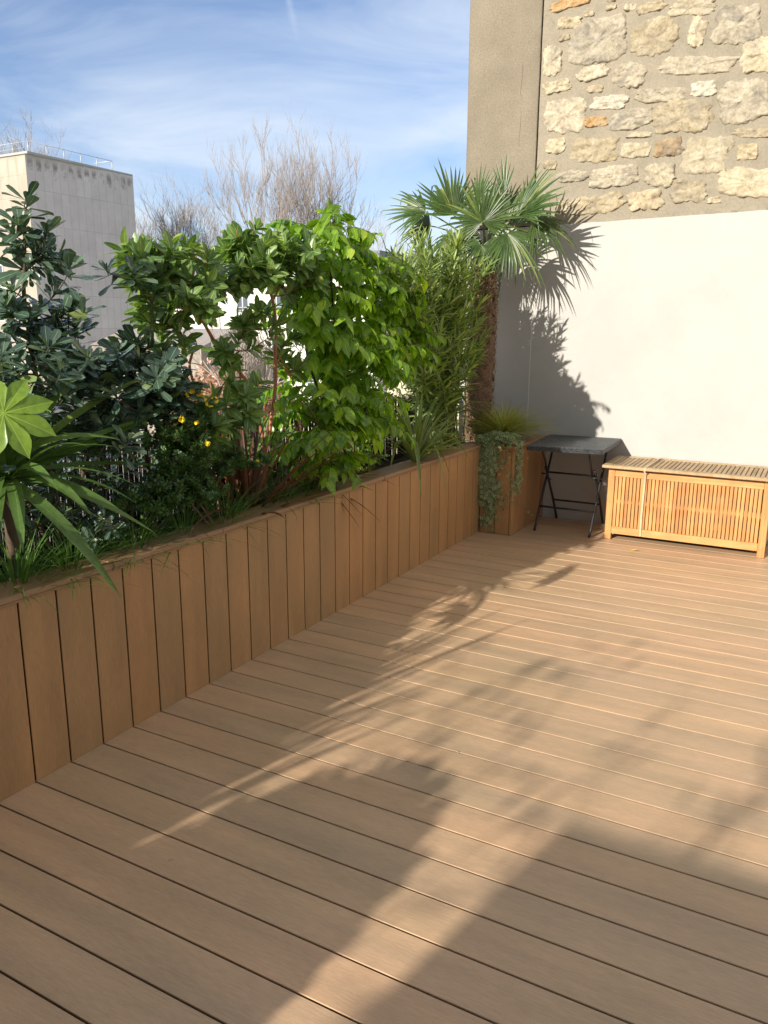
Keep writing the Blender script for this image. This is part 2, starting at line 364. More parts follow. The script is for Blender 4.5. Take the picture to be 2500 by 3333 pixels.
# ------------------------------------------------------------------ big wall
def wallp(px, py): q = at(px, py, y=YW); return q[0], q[2]
def mat_render():
    m, nt, N, L, b = newmat('white_render')
    v = objvec(N, L); n = nz(N, L, 1.6, 6, v, .6); n2 = nz(N, L, 7, 8, v, .65); n3 = nz(N, L, 160, 3, v)
    r = ramp(N, [(.3, (.430, .417, .390)), (.7, (.470, .457, .428))]); L.new(n.outputs[0], r.inputs[0])
    r2 = ramp(N, [(.35, (.965, .962, .955)), (.6, (1.01, 1.01, 1.01))]); L.new(n2.outputs[0], r2.inputs[0])
    c = mixc(N, L, 1, r.outputs[0], r2.outputs[0], 'MULTIPLY')
    # splash dirt near the deck
    sp = N.new('ShaderNodeSeparateXYZ'); tc = N.new('ShaderNodeTexCoord'); L.new(tc.outputs['Object'], sp.inputs[0])
    a = N.new('ShaderNodeMath'); a.operation = 'MULTIPLY_ADD'; a.inputs[1].default_value = .16; L.new(n2.outputs[0], a.inputs[0]); L.new(sp.outputs[2], a.inputs[2])
    mr = N.new('ShaderNodeMapRange'); mr.inputs[1].default_value = .12; mr.inputs[2].default_value = .24; mr.inputs[3].default_value = .45; mr.inputs[4].default_value = 0; L.new(a.outputs[0], mr.inputs[0])
    c = mixc(N, L, mr.outputs[0], c, (.38, .37, .34))
    v4 = objvec(N, L, (9, 1, 1.1)); n4 = nz(N, L, 1, 6, v4, .7)
    r4 = ramp(N, [(.62, (0, 0, 0)), (.85, (.25, .25, .25))]); L.new(n4.outputs[0], r4.inputs[0]); c = mixc(N, L, r4.outputs[0], c, (.45, .43, .38))
    L.new(c, b.inputs['Base Color']); b.inputs['Roughness'].default_value = .8
    ad = N.new('ShaderNodeMath'); ad.operation = 'MULTIPLY_ADD'; ad.inputs[1].default_value = .12; L.new(n3.outputs[0], ad.inputs[0]); L.new(n2.outputs[0], ad.inputs[2])
    bump(N, L, b, ad.outputs[0], .35, .006); return m
def mat_concrete():
    m, nt, N, L, b = newmat('brown_pebbledash_concrete')
    v = objvec(N, L); n = nz(N, L, 2.2, 8, v, .65); n2 = nz(N, L, 90, 4, v, .8); n3 = nz(N, L, 300, 2, v)
    r = ramp(N, [(.3, (.195, .166, .120)), (.7, (.272, .235, .175))]); L.new(n.outputs[0], r.inputs[0])
    r2 = ramp(N, [(.3, (.72, .72, .72)), (.7, (1.22, 1.2, 1.18))]); L.new(n2.outputs[0], r2.inputs[0]); c = mixc(N, L, 1, r.outputs[0], r2.outputs[0], 'MULTIPLY')
    r3 = ramp(N, [(.70, (0, 0, 0)), (.78, (.5, .5, .5))]); L.new(n3.outputs[0], r3.inputs[0]); c = mixc(N, L, r3.outputs[0], c, (.55, .5, .42))
    L.new(c, b.inputs['Base Color']); b.inputs['Roughness'].default_value = .92; bump(N, L, b, n2.outputs[0], .6, .004); return m
def mat_mortar():
    m, nt, N, L, b = newmat('sandy_mortar')
    v = objvec(N, L); n = nz(N, L, 3.0, 8, v, .7); n2 = nz(N, L, 60, 5, v, .8); n3 = nz(N, L, 240, 2, v)
    r = ramp(N, [(.3, (.235, .208, .155)), (.5, (.30, .265, .20)), (.72, (.33, .282, .205))]); L.new(n.outputs[0], r.inputs[0])
    r2 = ramp(N, [(.3, (.8, .8, .8)), (.7, (1.15, 1.15, 1.15))]); L.new(n2.outputs[0], r2.inputs[0]); c = mixc(N, L, 1, r.outputs[0], r2.outputs[0], 'MULTIPLY')
    r3 = ramp(N, [(.69, (0, 0, 0)), (.76, (.6, .6, .6))]); L.new(n3.outputs[0], r3.inputs[0]); c = mixc(N, L, r3.outputs[0], c, (.60, .54, .44))
    L.new(c, b.inputs['Base Color']); b.inputs['Roughness'].default_value = .95; bump(N, L, b, n2.outputs[0], .7, .006); return m
def mat_stone(name, lo, mid, hi, stain=.5, sx=(1, 1, 1)):
    lo, mid, hi = [tuple(q*.78 for q in t_) for t_ in (lo, mid, hi)]
    m, nt, N, L, b = newmat(name)
    g = N.new('ShaderNodeNewGeometry'); v = objvec(N, L, sx); n = nz(N, L, 11, 8, v, .72, .4); n2 = nz(N, L, 42, 6, v, .75); n5 = nz(N, L, 5.5, 5, v, .65, .8)
    r = ramp(N, [(.28, lo), (.5, mid), (.70, hi)]); L.new(n.outputs[0], r.inputs[0])
    r2 = ramp(N, [(.3, (.66, .64, .60)), (.55, (1.05, 1.04, 1.02))]); L.new(n2.outputs[0], r2.inputs[0]); c = mixc(N, L, 1, r.outputs[0], r2.outputs[0], 'MULTIPLY')
    r3 = ramp(N, [(.50, (0, 0, 0)), (.66, (stain, stain, stain))]); L.new(n5.outputs[0], r3.inputs[0]); c = mixc(N, L, r3.outputs[0], c, (.17, .155, .135))
    r6 = ramp(N, [(0, (.86, .86, .86)), (1, (1.1, 1.08, 1.05))]); L.new(g.outputs['Random Per Island'], r6.inputs[0]); c = mixc(N, L, 1, c, r6.outputs[0], 'MULTIPLY')
    L.new(c, b.inputs['Base Color']); b.inputs['Roughness'].default_value = .9; n8 = nz(N, L, 26, 10, v, .85, .6); n8.noise_type = 'RIDGED_MULTIFRACTAL'; bump(N, L, b, n8.outputs[0], .8, .012); return m
STONES = [(600,5,240,60,3),(580,120,130,60,1),(690,70,50,30,1),(555,200,60,35,1),(740,215,300,235,2),(1045,200,235,200,1),(1275,170,90,150,0),(1490,130,240,210,2),(1640,290,260,190,0),
 (810,35,50,25,1),(910,35,70,35,2),(1025,35,145,55,1),(1245,35,240,85,0),(490,330,100,160,2),(515,465,140,65,0),(710,390,170,75,2),(720,477,90,40,1),(910,400,170,130,2),(1270,350,390,90,2),
 (1070,510,260,75,2),(1310,475,130,80,4),(1525,545,260,240,2),(800,550,175,75,4),(555,625,220,190,2),(725,655,120,55,3),(915,645,215,105,2),(1190,625,290,170,1),(960,725,130,30,0),
 (510,785,100,80,0),(720,810,240,130,1),(940,810,155,80,0),(1120,795,145,95,5),(1325,840,250,190,0),(1545,820,120,85,1),(1600,715,260,50,1),(480,890,70,50,1),(600,950,160,60,2),
 (825,950,260,110,2),(1075,940,165,130,0),(1560,985,360,150,0),(1235,1030,190,115,1),(990,1080,180,105,1),(730,1100,270,100,1),(540,1110,70,60,0),(1365,1080,70,30,0)]
def big_wall():
    root = empty('party_wall', (1.5, YW+.2, 0), 'tall rubble stone wall, white rendered below, at the far end of the deck', 'wall')
    XL, XR = -.515, 4.6; XS = .062; ZT = 6.5
    # z of the top edge of the render, slightly rising to the right
    def zr(x): return 2.272 + .012*(x-.386)
    b = MB(); nx = 60; xs = np.linspace(XL, XR, nx); 
    # render slab with a slightly wavy top lip
    v = []; f = []
    for i, x in enumerate(xs):
        w = .0035*noise.noise(Vector((x*7, 0, 0)))
        zt = zr(x)+w
        v += [(x, YW, -.5), (x, YW, zt-.006), (x, YW+.006, zt), (x, YW+.05, zt)]
    for i in range(nx-1):
        a = i*4; f += [(a, a+4, a+5, a+1), (a+1, a+5, a+6, a+2), (a+2, a+6, a+7, a+3)]
    b.add(v, f); b.add([(XL, YW, -.5), (XL, YW, 2.26), (XL, YW+.05, 2.26), (XL, YW+.05, -.5)], [(0, 1, 2, 3)])
    # faint vertical joint below the concrete strip
    b.build('render', mat_render(), root, smooth=False)
    j = MB(); j.box((.086, YW-.0035, .67), (.094, YW+.002, 2.262), bev=.001); j.build('joint_bead', MT_render2(), root, smooth=False)
    core = MB(); core.box((XL+.0, YW+.052, -6), (XR, YW+.45, ZT)); core.build('core', mat_mortar(), root, smooth=False)
    # concrete strip
    c = MB(); nz_ = 50; zs = np.linspace(2.276, ZT, nz_); v = []; f = []
    cols = [(-.5165, YW+.30), (-.5165, YW+.018), (-.5085, YW+.010)] + [(x, YW+.010) for x in np.linspace(-.45, XS-.012, 8)] + [(XS-.004, YW+.016), (XS-.004, YW+.06)]
    for z in zs:
        for (x, y) in cols: v.append((x+.003*noise.noise(Vector((0, x*3, z*2.1))), y+.0025*noise.noise(Vector((x*6, 0, z*6))), z))
    k = len(cols); f = [(i*k+q, i*k+q+1, (i+1)*k+q+1, (i+1)*k+q) for i in range(nz_-1) for q in range(k-1)]
    c.add(v, f); c.build('concrete_strip', mat_concrete(), root)
    cr = MB(); cr.tube([(-.075+.004*math.sin(z*19)+.005*noise.noise(Vector((z*14, 1, 1)))-.006*(z-2.9), YW+.0098, z) for z in np.linspace(2.85, 3.42, 26)], .0009, 4)
    cr.tube([(-.24+.01*noise.noise(Vector((z*14, 5, 1)))+.15*(z-2.6), YW+.0085, z) for z in np.linspace(2.55, 2.72, 10)], .0011, 4)
    cr.build('hairline_crack', mat_simple('crack_dark', (.12, .10, .08), .9, .2, 30, 0), root)  # thin dark threads drawn as cracks
    # mortar bed, uneven grid
    b = MB(); xs = np.linspace(XS+.006, XR, 260); zs = np.linspace(2.268, ZT, 230); nx = len(xs); v = []
    for z in zs:
        for x in xs:
            h = .006*noise.noise(Vector((x*5, z*5, 0)))+.004*noise.noise(Vector((x*17, z*17, 4)))+.002*noise.noise(Vector((x*50, z*50, 9)))
            zz = max(z, zr(x)+.001)
            v.append((x, YW+.016-h, zz))
    f = [(j*nx+i, j*nx+i+1, (j+1)*nx+i+1, (j+1)*nx+i) for j in range(len(zs)-1) for i in range(nx-1)]
    b.add(v, f); b.build('mortar', mat_mortar(), root)
    # stones, each its own irregular dome, one mesh
    st = MB(); r = random.Random(11); placed = []
    def stone(cx, cz, w, h, tone):
        nr, na = 7, 64; sd = r.uniform(0, 100); v = []; f = []; pw = r.uniform(2.6, 5.0); rot = r.uniform(-.12, .12)
        ht = .007 + .018*min(w, h)*r.uniform(.4, 1.6)
        rad = []
        for j in range(na):
            a = 2*math.pi*j/na; c_, s_ = math.cos(a), math.sin(a)
            q = (abs(c_)**pw+abs(s_)**pw)**(-1/pw)
            q *= 1 + .22*noise.noise(Vector((c_*1.3+sd, s_*1.3, 0))) + .16*noise.noise(Vector((c_*3+sd, s_*3, 7))) + .13*noise.noise(Vector((c_*8+sd, s_*8, 3))) + .06*noise.noise(Vector((c_*20+sd, s_*20, 5)))
            rad.append((q*c_*w/2, q*s_*h/2))
        v.append((cx, YW+.012-ht, cz))
        for i in range(1, nr+1):
            t = [0, .22, .45, .66, .84, .96, 1.0][i-1] if i < nr else 1.0
            t = [.18, .36, .54, .72, .87, .97, 1.0][i-1]
            for j in range(na):
                dx, dz = rad[j][0]*t, rad[j][1]*t; x = cx+dx*math.cos(rot)-dz*math.sin(rot); z = cz+dx*math.sin(rot)+dz*math.cos(rot)
                e = [1, 1, 1, .97, .88, .62, -.6][i-1]
                hh = ht*e + (.0 if i == nr else 1)*(.018*abs(noise.noise(Vector((x*11, z*14, sd))))+.016*noise.noise(Vector((x*34, z*40, sd)))-.004)
                v.append((x, YW+.012-hh, z))
        for j in range(na):
            k2 = (j+1) % na; f.append((0, 1+j, 1+k2))
            for i in range(nr-1): f.append((1+i*na+j, 1+(i+1)*na+j, 1+(i+1)*na+k2, 1+i*na+k2))
        f = [q[::-1] for q in f]
        st.add(v, f, m=tone); placed.append((cx, cz, w, h))
    for cx, cy, w, h, t in STONES:
        x, z = wallp(1500+cx*.6028, cy*.6028); x1, _ = wallp(1500+(cx+w/2)*.6028, cy*.6028); x0, _ = wallp(1500+(cx-w/2)*.6028, cy*.6028)
        _, z1 = wallp(1500+cx*.6028, (cy-h/2)*.6028); _, z0 = wallp(1500+cx*.6028, (cy+h/2)*.6028)
        stone(x, z, (x1-x0)*1.04, (z1-z0)*1.04, t)
    tries = 0
    while tries < 9000:
        tries += 1; x = r.uniform(.15, XR-.1); z = r.uniform(2.36, ZT-.1); big = r.random() < .6
        w = r.uniform(.14, .3) if big else r.uniform(.06, .13); h = w*r.uniform(.4, .85)
        if z - h/2 < zr(x)+.02 or x - w/2 < XS+.01: continue
        if x < 1.95 and z < 3.95 and (w > .11 or r.random() < .35): continue
        if all(abs(x-a) > (w+c_)/2*1.06+.012 or abs(z-b_) > (h+d_)/2*1.06+.012 for a, b_, c_, d_ in placed): stone(x, z, w, h, r.choice([0, 0, 1, 1, 2, 2, 4]))
    ms = [mat_stone('pale_limestone', (.42, .36, .24), (.60, .53, .38), (.72, .65, .50), .5), mat_stone('golden_limestone', (.36, .29, .18), (.54, .46, .31), (.64, .57, .43), .55),
          mat_stone('grey_limestone', (.38, .33, .24), (.56, .50, .38), (.70, .64, .50), .75), mat_stone('orange_stone', (.44, .24, .10), (.56, .37, .18), (.62, .48, .28), .3),
          mat_stone('white_limestone', (.46, .42, .34), (.62, .58, .48), (.70, .66, .56), .35), mat_stone('brown_stone', (.30, .20, .10), (.44, .32, .18), (.54, .43, .28), .7)]
    st.build('rubble_stones', ms, root)
def MT_render2(): return mat_simple('render_joint', (.60, .58, .54), .85, .08, 20, .1)
big_wall()

# ------------------------------------------------------------------ storage box
def mat_teak(name, a, b_, axis):
    m, nt, N, L, b = newmat(name); sc = {'x': (2.5, 60, 60), 'z': (60, 60, 2.5), 'y': (60, 2.5, 60)}[axis]
    n = nz(N, L, 1, 5, objvec(N, L, sc), .6, .6); r = ramp(N, [(.3, a), (.7, b_)]); L.new(n.outputs[0], r.inputs[0])
    g = N.new('ShaderNodeNewGeometry'); r2 = ramp(N, [(0, (.80, .74, .68)), (.5, (1, .97, .93)), (1, (1.14, 1.12, 1.06))]); L.new(g.outputs['Random Per Island'], r2.inputs[0])
    c = mixc(N, L, 1, r.outputs[0], r2.outputs[0], 'MULTIPLY')
    n3 = nz(N, L, 9, 5, objvec(N, L)); r3 = ramp(N, [(.35, (.86, .84, .80)), (.65, (1.08, 1.06, 1.04))]); L.new(n3.outputs[0], r3.inputs[0]); c = mixc(N, L, 1, c, r3.outputs[0], 'MULTIPLY')
    L.new(c, b.inputs['Base Color']); b.inputs['Roughness'].default_value = .5; bump(N, L, b, n.outputs[0], .2, .001); return m
def storage_box():
    x0, x1, y0, y1 = .880, 1.946, 4.178, 4.62; H = .528; pw = .046
    root = empty('storage_box', ((x0+x1)/2, (y0+y1)/2, 0), 'honey coloured slatted wooden storage box tied with string against the white wall', 'storage box')
    tz = mat_teak('teak_upright', (.44, .20, .060), (.60, .315, .115), 'z'); tx = mat_teak('teak_rail', (.46, .225, .072), (.62, .35, .135), 'x'); tw = mat_teak('weathered_teak', (.34, .235, .125), (.48, .365, .22), 'y')
    for xa in (x0, x1-pw):
        for ya in (y0, y1-pw):
            b = MB(); b.box((xa, ya, 0.001), (xa+pw, ya+pw, H), bev=.003); b.build('leg', tz, root, smooth=False)
    zb0, zb1, zt0, zt1 = .045, .098, .468, .516
    for ya, nm in ((y0+.004, 'front'), (y1-.024, 'back')):
        b = MB(); b.box((x0+pw+.0005, ya, zb0), (x1-pw-.0005, ya+.02, zb1), bev=.002); b.build('bottom_rail', tx, root, smooth=False)
        b = MB(); b.box((x0+pw+.0005, ya, zt0), (x1-pw-.0005, ya+.02, zt1), bev=.002); b.build('top_rail', tx, root, smooth=False)
        b = MB(); n = 38; X0, X1 = x0+pw+.004, x1-pw-.002; pt = (X1-X0)/n
        for i in range(n): b.box((X0+i*pt, ya+.003, zb1+.0005), (X0+i*pt+pt*.80, ya+.015, zt0-.0005), bev=.0015)
        for i in range(n-1):
            if i % 2 == 0 or random.random() < .5: b.box((X0+i*pt+pt*.803, ya+.004, .276), (X0+(i+1)*pt-.0003, ya+.014, .294), bev=.001)
        b.build('slat_panel', tz, root, smooth=False)
        if nm == 'front': b = MB(); b.box((x0+pw+.002, ya+.0155, .265), (x1-pw-.002, ya+.030, .305)); b.build('mid_batten', tx, root, smooth=False)
    for xa in (x0+.004, x1-.024):
        for za, zb in ((zb0, zb1), (zt0, zt1)): b = MB(); b.box((xa, y0+pw+.0005, za), (xa+.02, y1-pw-.0005, zb), bev=.002); b.build('side_rail', tx, root, smooth=False)
        b = MB(); n = 13; Y0, Y1 = y0+pw+.004, y1-pw-.002; pt = (Y1-Y0)/n
        for i in range(n): b.box((xa+.003, Y0+i*pt, zb1+.0005), (xa+.015, Y0+i*pt+pt*.74, zt0-.0005), bev=.0015)
        b.build('side_slats', tz, root, smooth=False)
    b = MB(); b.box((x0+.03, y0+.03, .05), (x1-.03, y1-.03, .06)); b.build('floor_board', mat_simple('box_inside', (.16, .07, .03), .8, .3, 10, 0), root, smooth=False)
    # dark liner behind slats, as in the shade inside
    lid = MB(); a0, a1, b0, b1 = .843, 1.983, 4.120, 4.640; z0, z1 = .532, .554
    lid.box((a0, b0, z0), (a1, b0+.055, z1), bev=.004); lid.box((a0, b1-.045, z0), (a1, b1, z1), bev=.004)
    lid.box((a0, b0+.0555, z0), (a0+.05, b1-.0455, z1), bev=.003); lid.box((a1-.05, b0+.0555, z0), (a1, b1-.0455, z1), bev=.003)
    n = 34; X0, X1 = a0+.054, a1-.052; pt = (X1-X0)/n
    for i in range(n): lid.box((X0+i*pt, b0+.057, z0+.004), (X0+i*pt+pt*.80, b1-.047, z1-.003), bev=.002)
    lid.box((a0+.052, b0+.25, z0-.012), (a1-.052, b0+.29, z0+.0035))
    lo = lid.build('lid', tw, root, smooth=False)
    for xa in (x0+.020, x1-.022):
        for z in (.07, .285, .495):
            b = MB(); b.tube([(xa, y0+.001, z), (xa, y0-.003, z), (xa, y0-.0035, z)], [.0055, .0055, .003], 10); b.build('bolt', MT['bolt'], root)
    # string around the box
    xs = 1.138; s = MB()
    def rib(pts): 
        pts = np.array(pts); s.strip(pts, np.tile((1., 0, 0), (len(pts), 1)), np.full(len(pts), .0065), up=np.tile((0, 0, 0.), (len(pts), 1)), fold=0)
    rib([(xs-.004, y0-.004, .050), (xs-.006, y0-.005, .2), (xs-.002, y0-.005, .4), (xs+.001, y0-.012, .50), (xs+.002, b0-.003, .530), (xs+.003, b0-.003, .553), (xs+.004, b0+.004, .5575), (xs+.012, b0+.25, .5575), (xs+.015, b1-.01, .5575)])
    s.tube(bez((xs+.01, b1-.09, .560), (xs+.07, b1-.05, .585), (xs+.10, b1-.09, .560), 10), .003, 5); s.tube(bez((xs+.01, b1-.09, .560), (xs-.05, b1-.06, .58), (xs-.05, b1-.10, .560), 10), .0025, 5)
    s.build('string', MT['string'], root)
storage_box()

# ------------------------------------------------------------------ folding table
def mat_wicker():
    m, nt, N, L, b = newmat('black_wicker'); g = N.new('ShaderNodeNewGeometry')
    r = ramp(N, [(0, (.030, .034, .038)), (1, (.075, .083, .09))]); L.new(g.outputs['Random Per Island'], r.inputs[0])
    n = nz(N, L, 220, 2, objvec(N, L)); L.new(r.outputs[0], b.inputs['Base Color']); b.inputs['Roughness'].default_value = .36; b.inputs['Specular IOR Level'].default_value = .6
    bump(N, L, b, n.outputs[0], .2, .001); return m
def table():
    root = empty('folding_table', (.6, 4.28, 0), 'black woven wicker folding table on crossed steel legs in the corner', 'table')
    A = np.array([.352, 3.905]); B = np.array([.872, 3.985]); Cc = np.array([.850, 4.652]); D = np.array([.303, 4.618])   # corners of the top
    ZT = .682; TH = .034
    def q(u, v): return (A*(1-u)+B*u)*(1-v) + (D*(1-u)+Cc*u)*v
    core = MB(); v = [(*q(u, w), z) for z in (ZT-TH+.002, ZT-.003) for u, w in ((.004, .004), (.996, .004), (.996, .996), (.004, .996))]
    core.add(v, [(0, 3, 2, 1), (4, 5, 6, 7), (0, 1, 5, 4), (1, 2, 6, 5), (2, 3, 7, 6), (3, 0, 4, 7)]); core.build('top_board', MT['metal'], root, smooth=False)
    w = MB(); nu, nv = 56, 72
    def pillow(P4, n, h):
        P4 = np.array(P4, float); c = P4.mean(0); inn = c+(P4-c)*.5; v = np.vstack([P4, inn+np.array(n)*h*.8])
        w.add(v, [(4, 5, 6, 7), (0, 1, 5, 4), (1, 2, 6, 5), (2, 3, 7, 6), (3, 0, 4, 7)])
    # twill: short strands stepping diagonally
    for i in range(nu):
        for j in range(-(i % 3), nv, 3):
            a, b_ = max(j, 0), min(j+2.55, nv)
            if b_-a < .5: continue
            P4 = [(*q((i+.06)/nu, a/nv), ZT-.003), (*q((i+.94)/nu, a/nv), ZT-.003), (*q((i+.94)/nu, b_/nv), ZT-.003), (*q((i+.06)/nu, b_/nv), ZT-.003)]
            pillow(P4, (0, 0, 1), .0042)
    def rim(E0, E1, nrm):
        n = int(np.linalg.norm(E1-E0)/.0085)
        for r_ in range(4):
            for i in range(-(r_ % 2), n, 2):
                a, b_ = max(i, 0)/n, min(i+1.85, n)/n; z0 = ZT-.003-(r_+1)*.0083; z1 = z0+.0078
                p = lambda t, z: (*(E0*(1-t)+E1*t+np.array(nrm[:2])*.0005), z)
                pillow([p(a, z0), p(b_, z0), p(b_, z1), p(a, z1)], nrm, .0035)
    for E0, E1 in ((A, B), (B, Cc), (Cc, D), (D, A)):
        d = norm(E1-E0); rim(E0, E1, (d[1], -d[0], 0))
    w.build('woven_top', mat_wicker(), root, smooth=False)
    R_ = .0095
    for xa in (.362, .780):
        s = 1 if xa < .5 else -1
        b = MB(); b.tube(bez((xa, 4.142, .004), (xa-.01*s*0, 4.33, .30), (xa+.002, 4.545, .655), 10), R_, 10); b.build('leg', MT['metal'], root)
        xb = xa+.022*s
        b = MB(); b.tube([(xb, 4.640, .004), (xb, 4.50, .20), (xb, 4.30, .445), (xb, 4.27, .478)], R_, 10); b.build('leg', MT['metal'], root)
        b = MB(); b.tube([(xb+.016*s, 4.285, .420), (xb+.016*s, 4.20, .54), (xb+.010*s, 4.10, .655)], R_*.85, 8)
        b.tube([(xb+.02*s, 4.262, .425), (xb-.024*s, 4.262, .425)], .006, 8); b.build('link_arm', MT['metal'], root)
        for (yy, zz) in ((4.385, .365), (4.300, .420)):
            b = MB(); b.tube([(xa-.014*s, yy, zz), (xb+.015*s, yy, zz)], .0055, 8); b.build('pivot_bolt', MT['metal'], root)
    for (p0, p1, r_) in (((.362, 4.240, .175), (.780, 4.240, .175), .0075), ((.384, 4.515, .178), (.758, 4.515, .178), .0075), ((.384, 4.31, .432), (.758, 4.31, .432), .0075)):
        b = MB(); b.tube([p0, p1], r_, 8); b.build('crossbar', MT['metal'], root)
table()

# ------------------------------------------------------------------ leaves
PROF = {'obovate': [.10, .30, .68, 1.0, .86, .0], 'elliptic': [.06, .62, 1.0, .92, .50, .0], 'ovate': [.12, .92, 1.0, .66, .24, .0], 'lance': [.12, .75, 1.0, .82, .42, .0]}
TT = np.array([0, .2, .45, .70, .89, 1.0])
def leaf(mb, p, d, n, Ln, Wd, prof='elliptic', fold=.25, curl=.15, wave=0.0):
    d = norm(d); n = np.asarray(n, float); n = n - d*(n @ d); n = norm(n); s = np.cross(d, n)
    w = np.array(PROF[prof])*Wd/2; t = TT
    c = curl
    Pm = p + np.outer(t*Ln*(1-.25*abs(c)*t), d) - np.outer(c*Ln*t*t, n)
    up = np.tile(n, (6, 1)) + np.outer(2*c*t, d)
    up /= np.linalg.norm(up, axis=1)[:, None]
    wv = wave*np.sin(t*9+random.random()*6)*Wd
    V = np.empty((6, 3, 3)); V[:, 0] = Pm - np.outer(w, s) + up*(w*fold+wv)[:, None]; V[:, 1] = Pm; V[:, 2] = Pm + np.outer(w, s) + up*(w*fold-wv)[:, None]
    mb.v.append(V.reshape(-1, 3)); o = mb.n
    for i in range(5):
        a = o+i*3; mb.f.append((a, a+1, a+4, a+3)); mb.f.append((a+1, a+2, a+5, a+4))
    mb.m += [0]*10; mb.n += 18; mb.hasuv = True; mb.uv.append(LUV)
LUV = np.empty((6, 3, 2)); LUV[:, 0, 0] = 0; LUV[:, 1, 0] = .5; LUV[:, 2, 0] = 1; LUV[:, :, 1] = TT[:, None]; LUV = LUV.reshape(-1, 2)
def rv(s=1.0): return np.array([random.gauss(0, s), random.gauss(0, s), random.gauss(0, s)])
def perp_basis(d):
    d = norm(d); a = np.cross(d, (0, 0, 1.)) if abs(d[2]) < .9 else np.cross(d, (1., 0, 0)); a = norm(a); return d, a, np.cross(d, a)
GA = 2.39996
def wob(pts, amp):
    pts = np.array(pts, float); n = len(pts); off = rv(1); 
    for i in range(1, n-1):
        q = pts[i]*6+off*10; pts[i] += amp*np.array([noise.noise(Vector(q)), noise.noise(Vector(q+31)), noise.noise(Vector(q+57))])
    return pts
def skeleton(mb, stems, sides=7):
    """stems: list of (points, r0, r1); returns sampled points for twigs to attach to"""
    att = []
    for pts, r0, r1 in stems:
        pts = np.array(pts, float)
        # catmull-ish resample
        tt = np.linspace(0, len(pts)-1, (len(pts)-1)*7+1); Q = np.array([[np.interp(t, range(len(pts)), pts[:, c]) for c in range(3)] for t in tt])
        for _ in range(3): Q[1:-1] = (Q[:-2]+Q[1:-1]*2+Q[2:])/4
        Q = wob(Q, .012); mb.tube(Q, np.linspace(r0, r1, len(Q)), sides)
        for i in range(len(Q)//3, len(Q)): att.append((Q[i], r0+(r1-r0)*i/len(Q)))
    return att
def tips_in(lobes):
    out = []
    for c, r, n in lobes:
        c = np.array(c, float); r = np.array(r, float)
        for _ in range(n):
            v = norm(rv()); v = v*(random.random()**(1/2.4)); 
            if v[2] < -.75: continue
            out.append((c+v*r, v, c))
    return out
def twigs(mb, att, tips, r=.0022, up=.06, lowfirst=True):
    """connect each tip to the skeleton with an arching twig; returns end direction & path"""
    res = []; A = np.array([a[0] for a in att])
    order = sorted(tips, key=lambda t: np.min(np.linalg.norm(A-t[0], axis=1)))
    pool = [a[0] for a in att]
    for tip, v, c in order:
        PA = np.array(pool); d = np.linalg.norm(PA-tip, axis=1) + np.maximum(0, PA[:, 2]-tip[2]+.02)*2.0
        a = PA[np.argmin(d)]; L_ = np.linalg.norm(tip-a)
        mid = (a+tip)/2 + np.array([0, 0, -up*L_*2]) + (tip-a)*.1 + rv(.01)
        pth = bez(a, mid, tip, 7); mb.tube(pth, np.linspace(r*(1+min(1.6, L_*4)), r*.7, 7), 4, cap=False)
        for q in pth[2:6]: pool.append(q)
        res.append((pth, norm(pth[-1]-pth[-2]), v))
    return res

def clip_room(tips, ymax=YW-.06):
    return [t for t in tips if t[0][1] < ymax]

# 1  dark whorled evergreen shrub (left) --------------------------------------------------
LA = mat_leaf('dark_blue_green_leaf', (.040, .082, .060), (.095, .155, .108), (.22, .30, .10), rough=.24, trans=.13, rib=(2.2, 1.9, 1.6), ribw=.04, spec=.65, coat=.25)
def whorl_shrub(name, label, base, stems, lobes, seed, lsz=.085, extra=None, group=None):
    random.seed(seed); root = empty(name, base, label, 'shrub', group); sm = MB(); att = skeleton(sm, stems)
    lf = MB(); tp = tips_in(lobes)
    if extra: tp += [(np.array(e), norm((.1, -.1, 1)), np.array(e)-np.array((0, 0, .3))) for e in extra]
    for pth, d, v in twigs(sm, att, tp, .0024):
        ax = norm(d*.6+np.array([0, 0, .55])+v*.35+rv(.15))
        for ring, (off, k, open_, sc) in enumerate(((0, 6, .95, 1.0), (.022, 5, 1.25, 1.05), (.055, 4, 1.5, .95))):
            p = pth[-1] - ax*off; _, a, b = perp_basis(ax); ph0 = random.random()*6
            for j in range(k+(random.random() < .4)):
                ph = ph0+j*2*math.pi/k+random.uniform(-.3, .3); o = a*math.cos(ph)+b*math.sin(ph); th = open_+random.uniform(-.3, .3)
                dd = ax*math.cos(th)+o*math.sin(th)+np.array([0, 0, -.08]); nn = ax*math.sin(th)-o*math.cos(th)
                L_ = lsz*sc*random.uniform(.5, 1.18); leaf(lf, p, dd, nn+rv(.12), L_, L_*random.uniform(.34, .42), 'obovate', .22, random.uniform(-.12, .22), .02)
        for _ in range(2):
            leaf(lf, pth[-1], ax+rv(.25), rv(), lsz*.35, lsz*.11, 'lance', .3, 0)
    sm.build('stems', MT['bark'], root); lf.build('foliage', LA, root)
b0 = at(70, 1760, x=-.28)
